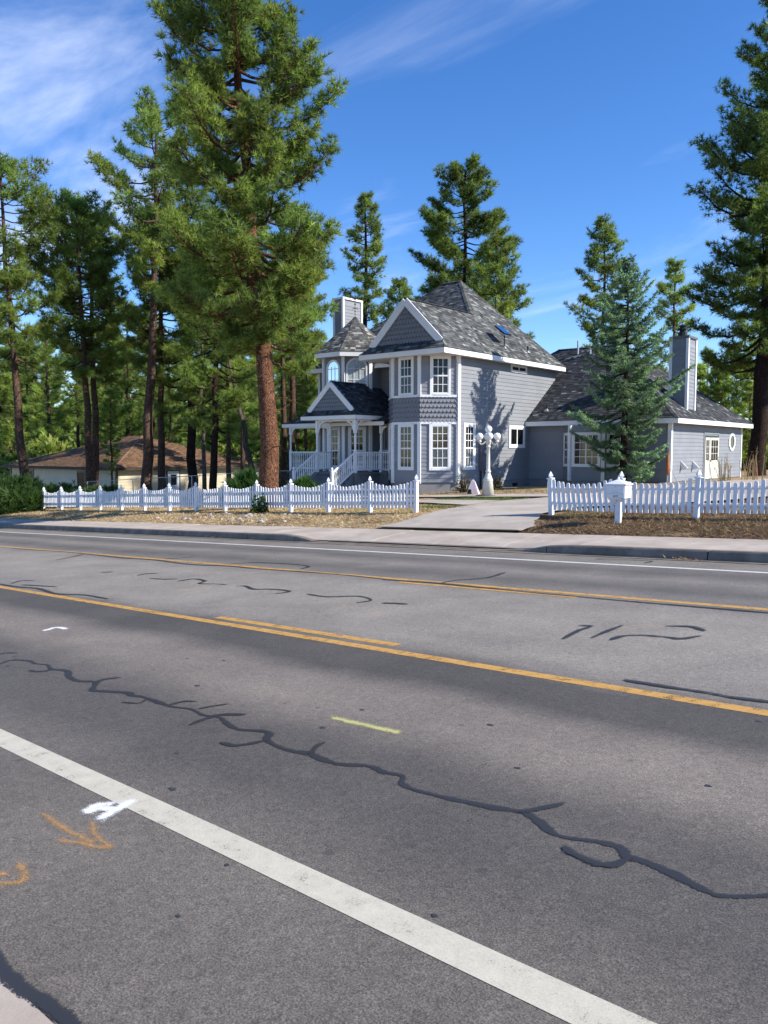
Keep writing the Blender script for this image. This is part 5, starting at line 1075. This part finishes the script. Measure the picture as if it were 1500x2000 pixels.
for i, (px, D_) in enumerate(spots):
    x, y = world(px, D_); k = int(rng.integers(0, 3)); H_ = rng.uniform(.62, .85) * (1 if D_ < 80 else 1.2) * (.8 if px > 700 else 1)
    plant('forest_pine', FP[k][0], FP[k][1], x, y, 'one of the many pines of the wood behind the houses' if px < 700 else 'one of the pines in shade behind the garage wing', 'tree', 'pines of the wood behind' if px < 700 else 'pines behind the garage', rng.uniform(0, 6.28), H_)
US = [shrub(41, 2.6, 2.2, 2.8, 700, .55, (.18, .25, .06), (.34, .36, .1), 9, upb=.4, wd=.3, stems=8, spr=.9), shrub(42, 2.2, 2.4, 2.2, 700, .5, (.15, .21, .06), (.28, .3, .09), 9, upb=.4, wd=.3, stems=8, spr=.9)]
for i in range(46):
    px = rng.uniform(-60, 640); D_ = rng.uniform(66, 118); x, y = world(px, D_)
    sh(US[i % 2], 'understory_bush', x, y, 'one of the leafy bushes growing under the pines of the wood', rng.uniform(.8, 1.7), rng.uniform(0, 6.28), 'bushes under the wood', 'bush')
for i in range(7):
    px = 1370 + i * 26; x, y = world(px, rng.uniform(78, 90)); sh(US[i % 2], 'understory_bush', x, y, 'one of the leafy bushes in shade behind the garage wing', rng.uniform(.9, 1.5), i, 'bushes behind the garage', 'bush')
n_ = 5200; P = np.empty((n_, 3)); pxs = rng.uniform(-260, 700, n_); Ds = rng.uniform(140, 175, n_)
for i in range(n_): x, y = world(pxs[i], Ds[i]); P[i] = (x, y, gz(x, y) + rng.uniform(0, 1) ** 1.1 * 15 * (1 + .25 * math.sin(pxs[i] * .045)))
far = tuft_mesh('far_wood', P, unit(rng.normal(0, 1, (n_, 3)) + np.array([0, 0, .5])), rng.uniform(1.2, 2.2, n_), (GREEN * 1.2)[None] * rng.uniform(.6, 1.5, (n_, 1)), 'needle', 10, rng, .22, .9)
o = put('far_wood', far, kind='stuff'); tag(o, 'dense green mass of the far wood on the left', 'wood')

# ------------------------------------------------------------------ ground litter
def blades(name, n_, fx, fy, h_, w_, pal, mat_, seed, flat=.8, maskf=None, label=None, cat=None):
    rng = np.random.default_rng(seed); x = rng.uniform(*fx, n_); y = rng.uniform(*fy, n_)
    if maskf is not None: k = np.array([maskf(a, b_) for a, b_ in zip(x, y)]); x, y = x[k], y[k]; n_ = len(x)
    z = np.array([gz(a, b_) for a, b_ in zip(x, y)]); bump = np.zeros(n_)
    r_ = (x > -9.6) & (y > 15.4) & (y < 18.2); bump[r_] = .09 * np.sin((y[r_] - 15.4) / 2.8 * math.pi) * np.clip((x[r_] + 10.2) / 1.2, 0, 1)
    r_ = (x < -14.6) & (y > 15.4) & (y < 17.8); bump[r_] = .03 * np.sin((y[r_] - 15.4) / 2.4 * math.pi)
    P = np.stack([x, y, z + bump + .005], 1); d = rng.normal(0, 1, (n_, 3)); d[:, 2] = np.abs(d[:, 2]) * (1 - flat) + .06; d = unit(d)
    s_ = unit(np.cross(d, rng.normal(0, 1, (n_, 3)) * np.array([.3, .3, 1]))) * w_; ln = h_ * rng.uniform(.5, 1.4, n_)
    V_ = np.stack([P - s_, P + s_, P + d * ln[:, None]], 1).reshape(-1, 3); pal = np.array(pal); C_ = pal[rng.integers(0, len(pal), n_)] * rng.uniform(.7, 1.3, (n_, 1)); C_ = np.repeat(C_, 3, 0)
    o = put(name, npmesh(name, V_, np.arange(len(V_)).reshape(-1, 3), mat_, np.clip(C_, 0, 1)), kind='stuff'); tag(o, label, cat); return o
off_drive = lambda a, b_: not (-14.25 + .1 * math.sin(b_ * 5) < a < -9.75 - .35 * min(max(b_ - 16, 0), 2) and b_ < 19)
edge = lambda a, b_: b_ > 15.3 + .06 * math.sin(a * 3.1) + .05 * math.sin(a * 7.7)
blades('straw_litter', 42000, (-46, -13.6), (15.25, 20), .13, .007, [(.58, .45, .26), (.44, .31, .165), (.64, .52, .33), (.26, .16, .085)], 'straw', 5, .75, lambda a, b_: off_drive(a, b_) and edge(a, b_), 'tan straw and pine needles covering the verge left of the driveway', 'straw')
blades('needle_litter', 46000, (-11, 3), (15.25, 19.5), .13, .006, [(.13, .075, .045), (.2, .12, .07), (.3, .22, .13), (.08, .05, .035), (.36, .28, .17)], 'straw', 6, .72, lambda a, b_: off_drive(a, b_) and edge(a, b_), 'brown pine needle litter heaped on the verge below the right fence', 'needles')
blades('dry_ground_cover', 30000, (-34, -13), (20, 27), .12, .008, [(.44, .32, .18), (.3, .19, .1), (.5, .4, .24), (.18, .13, .07)], 'straw', 8, .7, lambda a, b_: not (21 < b_ < 24.5 and a > -26), 'dry grass and needles on the yard in front of the house', 'ground cover')
gmask = lambda a, b_: ((a + 15.9) / 1.9) ** 2 + ((b_ - 22.45) / .55) ** 2 < 1 + .3 * math.sin(a * 7) or ((a + 15.6) / 1.1) ** 2 + ((b_ - 19.7) / .28) ** 2 < 1
blades('grass_patch', 26000, (-18.2, -13.8), (19.3, 23.1), .1, .008, [(.05, .11, .02), (.08, .15, .03), (.11, .16, .05), (.2, .18, .08)], 'leaf', 9, .35, gmask, 'green grass growing round the foot of the lamp post', 'grass')
blades('grass_tufts', 9000, (-24, 0), (17.6, 19.4), .09, .006, [(.12, .17, .04), (.2, .22, .07), (.3, .28, .12)], 'leaf', 10, .4, lambda a, b_: off_drive(a, b_) and math.sin(a * 1.7) * math.sin(a * .63 + 1) > .25, 'thin yellow-green grass along the foot of the picket fences', 'grass')
# loose stones in the straw
STM = []
for k in range(4):
    bm = bmesh.new(); bmesh.ops.create_icosphere(bm, subdivisions=1, radius=1); rr = random.Random(k)
    for v_ in bm.verts: v_.co *= rr.uniform(.72, 1.12)
    me = bpy.data.meshes.new('stone'); bm.to_mesh(me); bm.free(); me.materials.append(MT['stone']); STM.append(me)
rr = random.Random(21)
for i in range(64):
    x = rr.choice([rr.uniform(-27, -17.5), rr.uniform(-24, -19)]); y = rr.uniform(15.75, 17.3); s_ = rr.uniform(.045, .11)
    o = put('stone', STM[i % 4], None, (x, y, gz(x, y) + s_ * .35)); o.scale = (s_ * 1.3, s_ * rr.uniform(.8, 1.2), s_ * .75); o.rotation_euler = (rr.uniform(-.4, .4), rr.uniform(-.4, .4), rr.uniform(0, 6))
    tag(o, 'one of the loose pale stones scattered in the straw below the long picket fence', 'stone', 'stones in the verge')
for i, (x, y) in enumerate([(-33.5, 13.3), (-27.2, 13.28), (-18.4, 13.3), (-5.1, 13.28)]):   # leaf litter in the gutter
    m_ = MB(); rl = random.Random(i)
    for k in range(26): a = Vector((x + rl.gauss(0, .22), y + rl.uniform(-.1, .04), rx(x) + .012)); d = Vector((rl.gauss(0, .06), rl.gauss(0, .03), rl.uniform(.01, .05))); m_.add([a, a + Vector((.03, .012, 0)), a + d], [(0, 1, 2)], (.4 * rl.uniform(.6, 1.1), .26 * rl.uniform(.6, 1.1), .12))
    o = m_.build('gutter_leaves', 'straw', kind='stuff'); tag(o, 'dry leaves gathered in the gutter against the kerb', 'leaves', 'gutter leaf litter')
